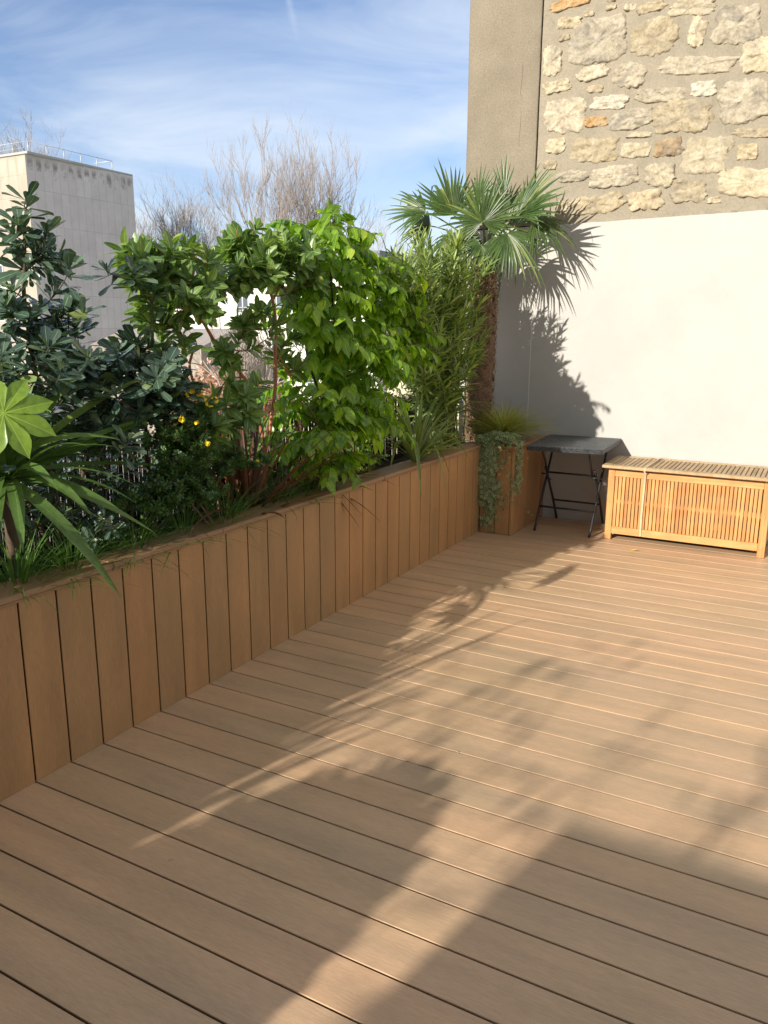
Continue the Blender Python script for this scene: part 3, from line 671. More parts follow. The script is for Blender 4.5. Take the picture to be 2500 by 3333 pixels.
whorl_shrub('evergreen_shrub', 'tall dark blue-green whorled shrub at the far left, in front of the tower', (-.30, .42, .57),
    [([(-.30, .42, .57), (-.31, .40, .95), (-.29, .37, 1.35), (-.27, .33, 1.62), at(85, 680, x=-.25)], .013, .005),
     ([(-.30, .42, .60), (-.33, .25, 1.0), (-.34, .10, 1.30), (-.33, .02, 1.45)], .010, .004),
     ([(-.30, .43, .62), (-.22, .50, 1.0), (-.18, .62, 1.30), at(310, 1180, x=-.15)], .009, .004)],
    [(at(90, 830, x=-.26), (.10, .11, .13), 8), (at(100, 1000, x=-.26), (.13, .14, .10), 10), (at(60, 1200, x=-.25), (.24, .30, .14), 38), (at(30, 1400, x=-.26), (.24, .30, .20), 30)], 21,
    extra=[at(85, 655, x=-.25), at(150, 760, x=-.22), at(40, 760, x=-.3), at(225, 880, x=-.12)])
whorl_shrub('evergreen_shrub', 'lower spreading dark shrub with whorled leathery leaves left of the orange stems', (-.26, .86, .57),
    [([(-.26, .86, .57), (-.24, .84, .9), (-.22, .80, 1.15), (-.20, .82, 1.36)], .011, .005), ([(-.26, .87, .6), (-.18, .98, .9), (-.12, 1.05, 1.15), at(560, 1280, x=-.06)], .009, .004)],
    [(at(300, 1060, x=-.16), (.12, .14, .05), 6), (at(400, 1200, x=-.15), (.24, .24, .11), 44), (at(330, 1350, x=-.2), (.20, .24, .17), 30), (at(520, 1290, x=-.08), (.12, .14, .09), 16)], 22,
    extra=[at(435, 890, x=-.12), at(500, 950, x=-.1), at(345, 880, x=-.2), at(415, 1440, x=.02), at(540, 1300, x=.0)])

# 2  strawberry-tree like shrub with orange stems ------------------------------------------
LB = mat_leaf('mid_green_elliptic_leaf', (.080, .145, .045), (.155, .250, .075), (.31, .38, .10), rough=.36, trans=.26, rib=(1.9, 1.7, 1.2), ribw=.045, coat=.15)
def spiral_leaves(lf, pth, v, k, Ls, asp, prof, droop, open_, curl, back=.55, fold=.22, wave=.02):
    n = len(pth)
    for j in range(k):
        t = 1-back*j/max(1, k); i = t*(n-1); i0 = int(min(n-2, i)); p = pth[i0]+(pth[i0+1]-pth[i0])*(i-i0); d = norm(pth[i0+1]-pth[i0])
        _, a, b = perp_basis(d); ph = j*GA+random.uniform(-.3, .3); o = a*math.cos(ph)+b*math.sin(ph)
        th = open_*(.55+.45*j/max(1, k)) + random.uniform(-.2, .2)
        dd = d*math.cos(th)+o*math.sin(th)+np.array([0, 0, -droop]); nn = norm(d*math.sin(th)-o*math.cos(th)*.6+np.array([0, 0, .55]))
        L_ = Ls*random.uniform(.7, 1.15)*(.75 if j < 2 else 1)
        leaf(lf, p, dd, nn+rv(.15), L_, L_*asp*random.uniform(.88, 1.12), prof, fold, curl+random.uniform(-.12, .12), wave)
def arbutus():
    random.seed(31); B0 = np.array([-.22, 1.60, .57])
    root = empty('strawberry_tree', B0, 'tall shrub with smooth orange-brown stems and mid-green oval leaves', 'shrub')
    sm = MB(); a = lambda px, py, x: at(px, py, x=x)
    stems = [([B0, a(800, 1570, -.22), a(870, 1450, -.2), a(893, 1300, -.18), a(900, 1100, -.18), a(880, 960, -.2), a(840, 860, -.24)], .0125, .006),
             ([B0+np.array([0, -.02, .02]), a(850, 1380, -.26), a(820, 1260, -.26), a(730, 1160, -.25), a(690, 1100, -.24), a(630, 1000, -.24)], .0115, .0065),
             ([a(640, 1040, -.24), a(600, 960, -.22), a(560, 870, -.2), a(500, 800, -.22)], .006, .003),
             ([a(630, 1000, -.24), a(620, 900, -.3), a(640, 820, -.34)], .005, .003),
             ([a(885, 980, -.2), a(930, 880, -.2), a(960, 800, -.24)], .005, .003), ([a(860, 900, -.22), a(800, 830, -.2), a(770, 750, -.2)], .005, .003),
             ([a(905, 1150, -.18), a(960, 1250, -.12), a(930, 1200, -.1)], .003, .002), ([a(640, 1130, -.27), a(610, 1200, -.3), B0+np.array([-.05, -.2, .1])], .005, .008)]
    att = skeleton(sm, stems, 9); att = [q for q in att if q[0][2] > .95]
    lobes = [(a(480, 880, -.22), (.16, .14, .09), 22), (a(580, 900, -.22), (.18, .16, .13), 36), (a(560, 1000, -.16), (.18, .14, .10), 20), (a(700, 950, -.26), (.16, .12, .12), 10),
             (a(830, 830, -.22), (.18, .16, .10), 26), (a(940, 870, -.2), (.2, .17, .14), 34), (a(800, 880, -.18), (.14, .14, .08), 12), (a(830, 1050, -.16), (.12, .12, .12), 9), (a(720, 1160, -.22), (.10, .12, .10), 5), (a(760, 1330, -.14), (.10, .14, .12), 14), (a(600, 1110, -.24), (.10, .10, .08), 4), (a(950, 1180, -.2), (.08, .12, .16), 9)]
    lf = MB(); tp = tips_in(lobes)
    for e in ((440, 800), (835, 745), (610, 800), (770, 775), (915, 780), (420, 850)): q = a(*e, -.22); tp.append((q, np.array([0, 0, 1.]), q-np.array([0, 0, .2])))
    for e in ((800, 1290, -.05), (760, 1190, -.12), (850, 1240, -.08), (690, 1420, 0.0), (700, 1380, .02), (830, 1130, -.14), (780, 1100, -.2)): q = a(*e); tp.append((q, norm((.5, 0, .3)), q))
    for pth, d, v in twigs(sm, att, tp, .0022): spiral_leaves(lf, pth, v, random.randint(9, 14), .088, .40, 'elliptic', .22, 1.15, .12, .5)
    sm.build('stems', MT['orange_bark'], root); lf.build('foliage', LB, root)
arbutus()

# 3  bright green drooping shrub -----------------------------------------------------------
LC = mat_leaf('bright_green_leaf', (.095, .200, .018), (.245, .400, .036), (.52, .62, .08), rough=.30, trans=.42, rib=(1.5, 1.35, 1.2), ribw=.03, coat=.3, tcol=(1.7, 1.9, .55))
def bright_shrub():
    random.seed(41); B0 = np.array([-.2, 2.45, .57])
    root = empty('glossy_shrub', B0, 'large bright green shrub with glossy drooping pointed leaves in the middle', 'shrub')
    sm = MB(); a = lambda px, py, x=-.2: at(px, py, x=x)
    stems = [([B0, a(1100, 1400), a(1090, 1150), a(1080, 900), a(1075, 720)], .010, .004), ([B0, a(1060, 1350), a(1000, 1150), a(960, 950), a(900, 820)], .009, .004),
             ([B0, a(1140, 1350), a(1180, 1150), a(1220, 950), a(1260, 830)], .009, .004), ([B0, a(1150, 1420, -.1), a(1230, 1250, -.05), a(1330, 1120, 0)], .007, .003),
             ([B0, a(1070, 1450, -.1), a(1020, 1350, 0), a(980, 1300, .03)], .007, .003)]
    att = skeleton(sm, stems)
    lobes = [(a(1070, 800), (.30, .34, .16), 62), (a(1180, 930), (.30, .40, .20), 85), (a(1020, 1000), (.27, .26, .2), 48), (a(1120, 1130, -.14), (.30, .42, .2), 95), (a(1270, 1080, -.14), (.24, .26, .2), 34),
             (a(1080, 1290, -.12), (.25, .40, .16), 62), (a(1060, 1400, -.02), (.16, .30, .10), 26), (a(1210, 1330, -.08), (.18, .26, .15), 26), (a(1330, 1130, -.05), (.14, .14, .10), 10), (a(1100, 1500, -.02), (.12, .28, .05), 16)]
    tp = tips_in(lobes)
    for e in ((1065, 690), (1085, 730), (1230, 760), (980, 740), (1040, 720), (1150, 770), (900, 790)): q = a(*e); tp.append((q, np.array([0, 0, 1.]), q-np.array([0, 0, .2])))
    lf = MB()
    tp = [t for t in tp if random.random() < .95]
    for pth, d, v in twigs(sm, att, tp, .0018, up=-.12):
        n = len(pth); k = random.randint(3, 5)
        out = norm(np.array([v[0], v[1], 0])+rv(.3)*np.array([1, 1, 0]))
        tail = bez(pth[-1], pth[-1]+d*.04+out*.03, pth[-1]+d*.05+out*.08+np.array([0, 0, -.035]), 5); sm.tube(tail, .0013, 3, cap=False)
        full = np.vstack([pth[3:], tail[1:]])
        for j in range(k+2):
            i = len(full)-1-j; 
            if i < 0: break
            p = full[i]; ax = norm(full[i]-full[max(0, i-1)]) if i else d; s = norm(np.cross(ax, (0, 0, 1.))+rv(.1))
            for sg in (-1, 1):
                if j == 0 and sg == 1: continue
                dd = s*sg*.75+ax*.5+np.array([0, 0, -.65 if v[2] < .6 else -.25])+rv(.18)
                nn = np.array([0, 0, .6])+s*sg*.3+out*.55+rv(.12)
                L_ = .084*random.uniform(.55, 1.2); leaf(lf, p, dd, nn, L_, L_*random.uniform(.44, .56), 'ovate', .25, random.uniform(.05, .35), .03)
    sm.build('stems', MT['bark'], root); lf.build('foliage', LC, root)
bright_shrub()

# 4  narrow leaved oleander ----------------------------------------------------------------
LD = mat_leaf('oleander_leaf', (.085, .13, .048), (.20, .27, .09), (.48, .54, .17), rough=.42, trans=.30, rib=(2.0, 1.8, 1.3), ribw=.07)
def oleander():
    random.seed(51); B0 = np.array([-.22, 3.72, .57])
    root = empty('oleander', B0, 'tall upright shrub with narrow leaves between the bright glossy shrub and the palm', 'shrub')
    sm = MB(); lf = MB(); r = random
    for i in range(36):
        px = 1235+300*(i+.5)/36+r.uniform(-20, 20); top = 770+r.uniform(0, 110) + (60 if px < 1330 else 0) + (60 if px > 1500 else 0)
        x = r.uniform(-.42, .06); tip = at(px, top, x=x)
        if tip[1] > YW-.12: tip[1] = YW-.12-r.random()*.2
        base = B0+np.array([r.uniform(-.08, .08), r.uniform(-.22, .22), 0]); mid = base*.45+tip*.55+np.array([r.uniform(-.06, .06), r.uniform(-.05, .05), -.02])
        mid[0:2] = base[:2]*.6+tip[:2]*.4
        Q = wob(bez(base, mid, tip, 22), .02); sm.tube(Q, np.linspace(.006, .002, 22), 5)
        Ls = [Q]
        for _ in range(4):
            k = r.randint(7, 16); e = Q[k]+np.array([r.uniform(-.12, .22), r.uniform(-.22, .20), r.uniform(.08, .28)]); e[1] = min(e[1], YW-.08)
            q2 = bez(Q[k], Q[k]*.6+e*.4+np.array([0, 0, -.03]), e, 10); sm.tube(q2, np.linspace(.003, .0015, 10), 4); Ls.append(q2)
        for bi, q in enumerate(Ls):
            n = len(q); L_tot = np.linalg.norm(q[-1]-q[0]); cnt = int(L_tot*.85/.030)
            for j in range(cnt):
                t = 1-.95*j/cnt if bi else 1-.78*j/cnt; ii = t*(n-1); i0 = int(min(n-2, ii)); p = q[i0]+(q[i0+1]-q[i0])*(ii-i0); d = norm(q[i0+1]-q[i0]); _, a, b = perp_basis(d)
                for s in range(3 if j < 3 else 2):
                    ph = j*1.05+s*2.09+r.uniform(-.3, .3); o = a*math.cos(ph)+b*math.sin(ph); th = .35+min(.75, j*.06)+r.uniform(-.15, .2)
                    dd = d*math.cos(th)+o*math.sin(th)+np.array([0, 0, .05]); nn = d*math.sin(th)-o*math.cos(th)
                    l = r.uniform(.09, .155)*(.8 if j < 2 else 1); leaf(lf, p, dd, nn, l, l*r.uniform(.13, .17), 'lance', .3, r.uniform(.0, .40))
    sm.build('stems', MT['greenstem'], root); lf.build('foliage', LD, root)
oleander()

# 5  palm -----------------------------------------------------------------------------------
LP = mat_leaf('palm_leaf', (.032, .066, .016), (.068, .120, .030), (.20, .24, .06), rough=.36, trans=.15, rib=(1.4, 1.4, 1.2), ribw=.03, tip=((.22, .20, .07), .90))
def fan(lf, hub, axis, nrm, R, nseg=38, spread=5.0, droop=.10, kink=.14, seed=0):
    r = random.Random(seed); axis = norm(axis); nrm = norm(nrm - axis*(np.dot(nrm, axis))); s = np.cross(axis, nrm)
    for i in range(nseg):
        a = (i/(nseg-1)-.5)*spread + r.uniform(-.025, .025); u = axis*math.cos(a)+s*math.sin(a)
        Lr = R*(1-.28*(abs(a)/(spread/2))**2)*r.uniform(.84, 1.06)
        n = 9; t = np.linspace(0, 1, n)
        cup = .10*math.cos(a*1.2)
        P = hub + np.outer(t*Lr, u) + np.outer((cup*t*(1-t))*Lr, nrm)
        g = np.array([0, 0, -1.]); dr = droop*r.uniform(.2, 3.0)
        P += np.outer(dr*Lr*t**3, g)
        if r.random() < kink*1.5+.03:
            k = r.uniform(.48, .75); bp = hub+u*Lr*k
            for j in range(n):
                if t[j] > k: P[j] = bp + (u*.25+g)*Lr*(t[j]-k)*.95
        w = Lr*.036*np.array([.12, .55, .90, .95, .88, .76, .58, .36, .06])*r.uniform(.85, 1.1)
        side = np.tile(norm(np.cross(u, nrm)), (n, 1))
        T = np.gradient(P, axis=0); T /= np.linalg.norm(T, axis=1)[:, None]+1e-9
        up = np.cross(side, T); up /= np.linalg.norm(up, axis=1)[:, None]+1e-9
        lf.strip(P, side, w, up=up*(1 if (up[0] @ nrm) > 0 else -1), fold=.55)
def palm():
    random.seed(61); X, Y = -.205, 4.34
    root = empty('fan_palm', (X, Y, .57), 'fan palm with shaggy brown trunk in the corner by the white wall', 'palm tree')
    tr = MB(); n = 60; k = 26; v = []; f = []
    zs = np.linspace(.55, 2.10, n)
    cx = lambda z: X + .03*(z-.8)*.5; 
    for z in zs:
        R = .086+.012*math.sin((z-.5)*2.2)
        for j in range(k):
            a = 2*math.pi*j/k; q = R*(1+.22*noise.noise(Vector((math.cos(a)*2.2, math.sin(a)*2.2, z*11)))+.12*noise.noise(Vector((math.cos(a)*6, math.sin(a)*6, z*30))))
            v.append((cx(z)+q*math.cos(a), Y+q*math.sin(a), z))
    f = [(i*k+j, i*k+(j+1) % k, (i+1)*k+(j+1) % k, (i+1)*k+j) for i in range(n-1) for j in range(k)]
    tr.add(v, f)
    r = random.Random(5)
    for i in range(150):       # old leaf bases
        z = .60+1.4*i/150; a = i*GA+r.uniform(-.3, .3); o = np.array([math.cos(a), math.sin(a), 0]); t_ = np.array([-o[1], o[0], 0])
        p = np.array([cx(z), Y, z])+o*.082; l = r.uniform(.05, .085); q = p+o*r.uniform(.025, .050)+np.array([0, 0, l]); m_ = p+o*.03+np.array([0, 0, l*.4])
        tr.strip([p, m_, q], [t_]*3, [.026, .017, .005], fold=-.35)
    tr.build('trunk', MT['fiber'], root)
    fb = MB()
    for i in range(3600):
        z = r.uniform(.62, 1.98); a = r.uniform(0, 2*math.pi); o = np.array([math.cos(a), math.sin(a), 0]); t_ = np.array([-o[1], o[0], 0])
        p = np.array([cx(z), Y, z])+o*.088; l = r.uniform(.03, .095)
        e = p+o*r.uniform(.004, .035)+t_*r.uniform(-1, 1)*l+np.array([0, 0, r.uniform(-1, .5)*l]); m_ = (p+e)/2+o*.014
        fb.strip([p, m_, e], [norm(np.cross(e-p, o))]*3, [.0015, .0013, .0005], fold=0)
    fb.build('fibre', MT['fiber2'], root)
    C0 = np.array([cx(2.05), Y, 2.05])
    a = lambda px, py, y: at(px, py, y=y)
    # hub pixel + depth, then target pixel + depth of the middle segment's tip; facing vector
    toc = norm(CAM-C0)
    fans = [((1571, 722), 4.08, (1565, 560), 4.02, toc+np.array([0, 0, .3]), .40, 4.7, 34, .05, .16),
            ((1475, 700), 4.20, (1420, 530), 4.15, toc*.7+np.array([.2, 0, .5]), .46, 2.5, 24, .03, .08),
            ((1385, 690), 4.12, (1235, 660), 4.05, np.array([.35, -.8, .5]), .38, 2.3, 22, .06, .15),
            ((1400, 735), 4.25, (1250, 770), 4.25, toc*.6+np.array([.1, -.1, .5]), .38, 2.6, 22, .16, .25),
            ((1690, 700), 4.22, (1830, 560), 4.18, toc*.7+np.array([-.2, 0, .6]), .47, 2.2, 24, .04, .08),
            ((1740, 715), 4.34, (1870, 770), 4.34, np.array([.1, -.5, .8]), .38, 2.6, 24, .16, .15),
            ((1640, 640), 4.36, (1640, 515), 4.38, np.array([.4, -.8, .1]), .36, .7, 6, .0, .0),
            ((1650, 760), 4.16, (1720, 900), 4.12, np.array([.3, -.7, .5]), .42, 2.8, 26, .22, .10),
            ((1567, 800), 4.10, (1540, 880), 4.00, toc+np.array([0, 0, -.1]), .27, 4.2, 26, .10, .05),
            ((1470, 770), 4.22, (1400, 880), 4.20, np.array([-.2, -.7, .4]), .36, 2.6, 22, .30, .10),
            ((1610, 770), 4.20, (1620, 930), 4.16, np.array([.1, -.9, .3]), .27, 2.2, 20, .10, .05), ((1530, 745), 4.30, (1500, 900), 4.28, np.array([-.1, -.9, .3]), .29, 2.2, 18, .15, .05), ((1600, 690), 4.50, (1560, 590), 4.56, np.array([0, -.95, .2]), .36, 2.8, 26, .05, .05),
            ((1640, 720), 4.42, (1740, 600), 4.50, np.array([-.2, -.9, .3]), .40, 2.2, 20, .05, .12),
            ((1560, 650), 4.25, (1600, 500), 4.25, np.array([.3, -.9, .2]), .30, 1.0, 8, .0, .1)]
    for i, (hp, hy, tp_, ty, nrm, R, spd, ns, dr, kk) in enumerate(fans):
        hub = a(*hp, hy); tip = a(*tp_, ty); ax = norm(tip-hub); lf = MB()
        fan(lf, hub, ax, np.array(nrm, float), R*.92, ns, spd, dr, kk, seed=70+i)
        st = bez(C0+rv(.01), C0*.45+hub*.55+np.array([0, 0, .06]), hub-ax*.0, 9)
        fr = MB()
        fr.tube(st, np.linspace(.009, .0045, 9), 6)
        fo = lf.build('fan_leaf', LP, root); so_ = fr.build('petiole', MT['greenstem'], root)
        so_.parent = fo
palm()

# 6  sword-leaved plants ---------------------------------------------------------------------
def sword(mb, p0, p1, p2, w, n=12, fold=.22, nh=(0, 0, 1.), p3=None, prof=None):
    P = bez(p0, p1, p2, n, p3); T = np.gradient(P, axis=0); nh = np.array(nh, float); side = np.cross(T, nh); side /= np.linalg.norm(side, axis=1)[:, None]+1e-9
    t = np.linspace(0, 1, n); pr = (.45+.55*np.sin(np.minimum(1, t*1.7+.15)*math.pi/2))*np.clip((1-t)*2.6, 0, 1)**.75 if prof is None else prof
    up = np.cross(side, T); up /= np.linalg.norm(up, axis=1)[:, None]+1e-9
    mb.strip(P, side, np.maximum(pr*w/2, .0004), up=up, fold=fold)
LCo = mat_leaf('broad_sword_leaf', (.06, .12, .028), (.125, .215, .05), (.24, .32, .08), rough=.42, trans=.25, rib=(1.1, 1.1, 1.0), ribw=.02)
def cordyline():
    random.seed(71); B0 = np.array([-.22, .16, .57]); K = at(20, 1560, x=-.18)
    root = empty('cabbage_palm', B0, 'small cabbage palm with broad sword-shaped green leaves at the far left', 'palm')
    tr = MB(); tr.tube(wob(bez(B0, B0*.5+K*.5, K, 12), .01), .021, 9); tr.build('trunk', MT['bark'], root)
    lf = MB(); a = lambda px, py, x: at(px, py, x=x)
    hero = [((130, 1350, -.10), (270, 1195, -.10), .036), ((250, 1350, -.1), (520, 1205, -.06), .030), ((300, 1450, -.05), (553, 1345, -.02), .022), ((250, 1520, -.08), (480, 1370, -.05), .052),
            ((200, 1390, .02), (392, 1432, .05), .026), ((270, 1520, 0), (645, 1530, -.02), .020), ((200, 1560, .04), (300, 1680, .10), .040), ((120, 1500, .05), (188, 1597, .10), .034),
            ((240, 1600, .04), (385, 1665, .10), .032), ((260, 1610, .06), (385, 1655, .12), .034), ((280, 1625, .05), (505, 1735, .08), .032), ((70, 1640, .10), (75, 1800, .16), .044),
            ((230, 1730, .12), (396, 1946, .10), .044), ((200, 1430, -.2), (470, 1300, -.25), .040), ((60, 1400, -.1), (110, 1250, -.1), .034), ((10, 1400, -.1), (-60, 1250, -.05), .04), ((-40, 1500, 0), (-150, 1520, .1), .04),
            ((60, 1680, -.2), (250, 1720, -.35), .034), ((0, 1600, .08), (-60, 1760, .14), .04), ((90, 1480, -.3), (220, 1440, -.45), .036)]
    for (m_, e, w) in hero:
        mid = a(*m_); end = a(*e); p0 = K+rv(.012); sword(lf, p0, p0*.25+mid*.75+np.array([0, 0, .06]), end, w*1.02, 14, .30, nh=np.array([.5, -.45, .85]))
    for i in range(38):
        ph = random.random()*6.28; el = random.uniform(-.3, 1.1); d = np.array([math.cos(ph)*math.cos(el), math.sin(ph)*math.cos(el), math.sin(el)])
        if d[0] < -.3: d[0] *= .3
        l = random.uniform(.3, .5); e = K+d*l+np.array([0, 0, -.10*l/.4]); sword(lf, K+rv(.01), K+d*l*.55+np.array([0, 0, .04]), e, random.uniform(.018, .032), 12)
    lf.build('leaves', LCo, root)
cordyline()
LFx = mat_leaf('bronze_flax_leaf', (.085, .040, .024), (.18, .095, .055), (.30, .18, .09), rough=.42, trans=.25, rib=(1.3, 1.1, 1.0), ribw=.03, tcol=(1.6, .9, .5))
def flax(name, label, base, n, l0, l1, spread, seed, mat, w=.026, heros=(), droop=.5, cat='plant', tiltz=.35):
    random.seed(seed); root = empty(name, base, label, cat); lf = MB(); base = np.array(base, float)
    for i in range(n):
        ph = i*GA+random.uniform(-.3, .3); el = random.uniform(tiltz, 1.45); d = np.array([math.cos(ph)*math.cos(el)*spread, math.sin(ph)*math.cos(el)*spread, math.sin(el)]); l = random.uniform(l0, l1)
        p0 = base+np.array([math.cos(ph), math.sin(ph), 0])*.03*random.random(); e = p0+d*l; e[2] -= droop*l*random.random()**2*math.cos(el)
        sword(lf, p0, p0+d*l*.55+np.array([0, 0, .08*l]), e, w*random.uniform(.7, 1.2), 10, .5)
    for (m_, e, ww) in heros: sword(lf, base+rv(.01), np.asarray(m_), np.asarray(e), ww, 12, .45)
    lf.build('leaves', mat, root)
ap = lambda px, py, x: at(px, py, x=x)
flax('new_zealand_flax', 'bronze flax with reddish brown strap leaves at the foot of the orange-stemmed shrub', (-.20, 1.42, .58), 44, .35, .66, 1.15, 81, LFx, .024,
     [(ap(700, 1400, -.2), ap(565, 1145, -.2), .026), (ap(760, 1400, -.2), ap(620, 1290, -.2), .022), (ap(790, 1350, -.2), ap(772, 1120, -.2), .022), (ap(820, 1400, -.15), ap(900, 1330, -.1), .020), (ap(720, 1450, -.1), ap(640, 1330, -.1), .024), (ap(730, 1600, 0), ap(618, 1730, .03), .026)])
flax('new_zealand_flax', 'second bronze flax, half hidden under the glossy bright green shrub', (-.24, 2.02, .58), 26, .3, .58, 1.1, 82, LFx, .022,
     [(ap(930, 1400, -.1), ap(1190, 1690, .06), .020), (ap(1100, 1560, .02), ap(1240, 1700, .07), .016), (ap(1010, 1480, -.05), ap(1175, 1725, .05), .02)])
LSt = mat_leaf('pale_edged_strap_leaf', (.10, .155, .05), (.17, .25, .08), None, rough=.4, trans=.25, rib=(1.1, 1.1, 1.0), ribw=.02, edge=((.30, .33, .13), .33, 'a'))
h2 = [(ap(1350, 1330, 0), ap(1372, 1632, .10), .020), (ap(1300, 1350, 0), ap(1270, 1530, .08), .020), (ap(1420, 1380, .0), ap(1467, 1560, .08), .018), (ap(1420, 1340, 0), ap(1450, 1615, .10), .018), (ap(1450, 1330, 0), ap(1535, 1510, .08), .018),
      (ap(1450, 1280, 0), ap(1560, 1440, .05), .018), (ap(1500, 1240, -.05), ap(1640, 1330, 0), .014), (ap(1400, 1250, -.1), ap(1500, 1250, 0), .016), (ap(1300, 1280, .0), ap(1250, 1380, .07), .02), (ap(1450, 1230, -.1), ap(1560, 1170, -.1), .016)]
flax('spider_like_strap_plant', 'clump of pale-edged strap leaves spilling over the planter in front of the oleander', (-.08, 2.98, .66), 52, .28, .52, 1.0, 83, LSt, .024, [(a_, b_, c_*1.45) for a_, b_, c_ in h2], droop=.7)
LGr = mat_leaf('fine_grass_blade', (.045, .11, .020), (.095, .20, .040), (.18, .27, .07), rough=.45, trans=.3, ribw=.01)
def tuft(name, label, base, n, l0, l1, seed, mat, w=.004, group=None, droop=.9, sp=1.0, extra=None):
    random.seed(seed); root_m = MB(); base = np.array(base, float)
    for i in range(n):
        ph = random.random()*6.283; el = random.uniform(.5, 1.45); d = np.array([math.cos(ph)*math.cos(el)*sp, math.sin(ph)*math.cos(el)*sp, math.sin(el)]); l = random.uniform(l0, l1)
        p0 = base+np.array([math.cos(ph), math.sin(ph), 0])*.03*random.random(); p1 = p0+d*l*.6; e = p0+d*l*1.0; e += np.array([math.cos(ph), math.sin(ph), 0])*l*.25; e[2] -= droop*l*random.uniform(.15, .6)
        e[1] = min(e[1], YW-.03); p1[1] = min(p1[1], YW-.03)
        sword(root_m, p0, p1, e, w*random.uniform(.7, 1.3), 8, .3)
    o = root_m.build(name, mat, origin=base); return tag(o, label, 'grass', group)
G = 'grass tufts along the planter'
for i, (px, py, n, lab) in enumerate([(70, 1960, 110, 'lowest green grass tuft at the near left end of the planter'), (235, 1860, 80, 'green grass tuft under the arching sword leaves on the left'), (440, 1745, 150, 'fine bright green grass tuft hanging over the cap left of the yellow flowered shrub'),
        (600, 1690, 60, 'thin grass tuft below the yellow flowered shrub'), (735, 1625, 110, 'dense green grass tuft at the foot of the orange stem'), (920, 1590, 110, 'green grass tuft just right of the orange stem'), (1010, 1560, 60, 'small grass tuft beneath the glossy shrub')]):
    p = at(px, py+30, x=-.115); tuft('grass_tuft', lab, (p[0], p[1], .59), int(n*1.5), .18, .40, 90+i, LGr, .0040, G)
LSe = mat_leaf('golden_sedge_blade', (.18, .20, .06), (.42, .42, .16), (.48, .33, .14), rough=.5, trans=.3, ribw=.01)
def pot_sedge():
    b = at(1668, 1425, x=.06); pc = np.array([.085, 4.23, .585])
    root = empty('plant_pot', pc, 'pale grey round pot with a slotted rim holding the golden sedge at the planter corner', 'pot')
    m = MB(); k = 28; prof_ = [(.050, 0), (.062, .10), (.068, .112), (.068, .122), (.062, .122), (.056, .09)]
    v = [(pc[0]+r_*math.cos(2*math.pi*j/k), pc[1]+r_*math.sin(2*math.pi*j/k), pc[2]+z_) for r_, z_ in prof_ for j in range(k)]
    m.add(v, [(i*k+j, i*k+(j+1) % k, (i+1)*k+(j+1) % k, (i+1)*k+j) for i in range(len(prof_)-1) for j in range(k)])
    m.build('pot_wall', mat_simple('grey_plastic_pot', (.40, .42, .42), .5, .08, 20, .05), root)
    s = MB(); s.tube([(pc[0], pc[1], pc[2]+.02), (pc[0], pc[1], pc[2]+.095)], .055, 20); s.build('compost', MT['soil'], root)
    tuft('golden_sedge', 'arching golden-green sedge in the grey pot beside the palm trunk', (pc[0]-.035, pc[1], pc[2]+.095), 900, .20, .39, 99, LSe, .0048, droop=.85, sp=1.35)
pot_sedge()
tuft('golden_sedge', 'small golden sedge clump directly behind the grey pot against the white wall', (.0, 4.50, .59), 160, .18, .30, 98, LSe, .003, droop=.8, sp=1.1)

# 7  fatsia -----------------------------------------------------------------------------------
def palmate(lobes_deg, R, nin, teeth, edge_n=10):
    """star shaped lobed outline -> (verts2d, faces, uv)"""
    out = []; uvs = []
    for (ang, ln, hw) in lobes_deg:
        a = math.radians(ang)
        for j in range(edge_n+1):
            s = j/edge_n*2-1            # -1..1 across the lobe
            t = 1-abs(s); rr = nin+(ln-nin)*(t**.62); wv = 1+teeth*math.sin(abs(s)*math.pi*5)*(t > .08)*(t < .95)
            off = hw*(1 if s > 0 else -1)*min(1, abs(s)*1.0)**.55*math.sin(min(1, abs(s)*1.15+.0)*math.pi/2) if s else 0
            th = a + math.radians(off)*1.0
            out.append((rr*wv*R*math.cos(th), rr*wv*R*math.sin(th))); uvs.append((.5+s*.5, t))
    return out, uvs
LFa = mat_leaf('fatsia_leaf', (.15, .26, .030), (.20, .32, .038), None, rough=.38, trans=.35, rib=(1.25, 1.15, 1.6), ribw=.020, coat=.2, tcol=(1.5, 1.7, .5))
def lobed_leaf(mb, c, xdir, nrm, R, lobes, nin, teeth, cup=.1, droop=.15, seed=0):
    pts, uvs = palmate(lobes, R, nin, teeth); nrm = norm(nrm); x = norm(np.array(xdir)-nrm*np.dot(xdir, nrm)); y = np.cross(nrm, x)
    n = len(pts); v = [c]; uv = [(.5, 0)]; rings = (.35, .68, 1.0)
    for rg in rings:
        for i, (a, b) in enumerate(pts):
            r2 = math.hypot(a, b)*rg; s = (uvs[i][0]-.5)*2
            h = -droop*R*(r2/R)**2 + cup*R*abs(s)*rg*.5*(r2/R) + .015*R*noise.noise(Vector((a*rg*30, b*rg*30, seed)))
            v.append(c + x*a*rg + y*b*rg + nrm*h); uv.append((.5+(uvs[i][0]-.5)*rg*.9, rg*max(.0, 1-abs(s)*.0)))
    f = [(0, 1+i, 1+(i+1) % n) for i in range(n)]
    for q in range(len(rings)-1): f += [(1+q*n+i, 1+(q+1)*n+i, 1+(q+1)*n+(i+1) % n, 1+q*n+(i+1) % n) for i in range(n)]
    mb.add(v, f, uv)
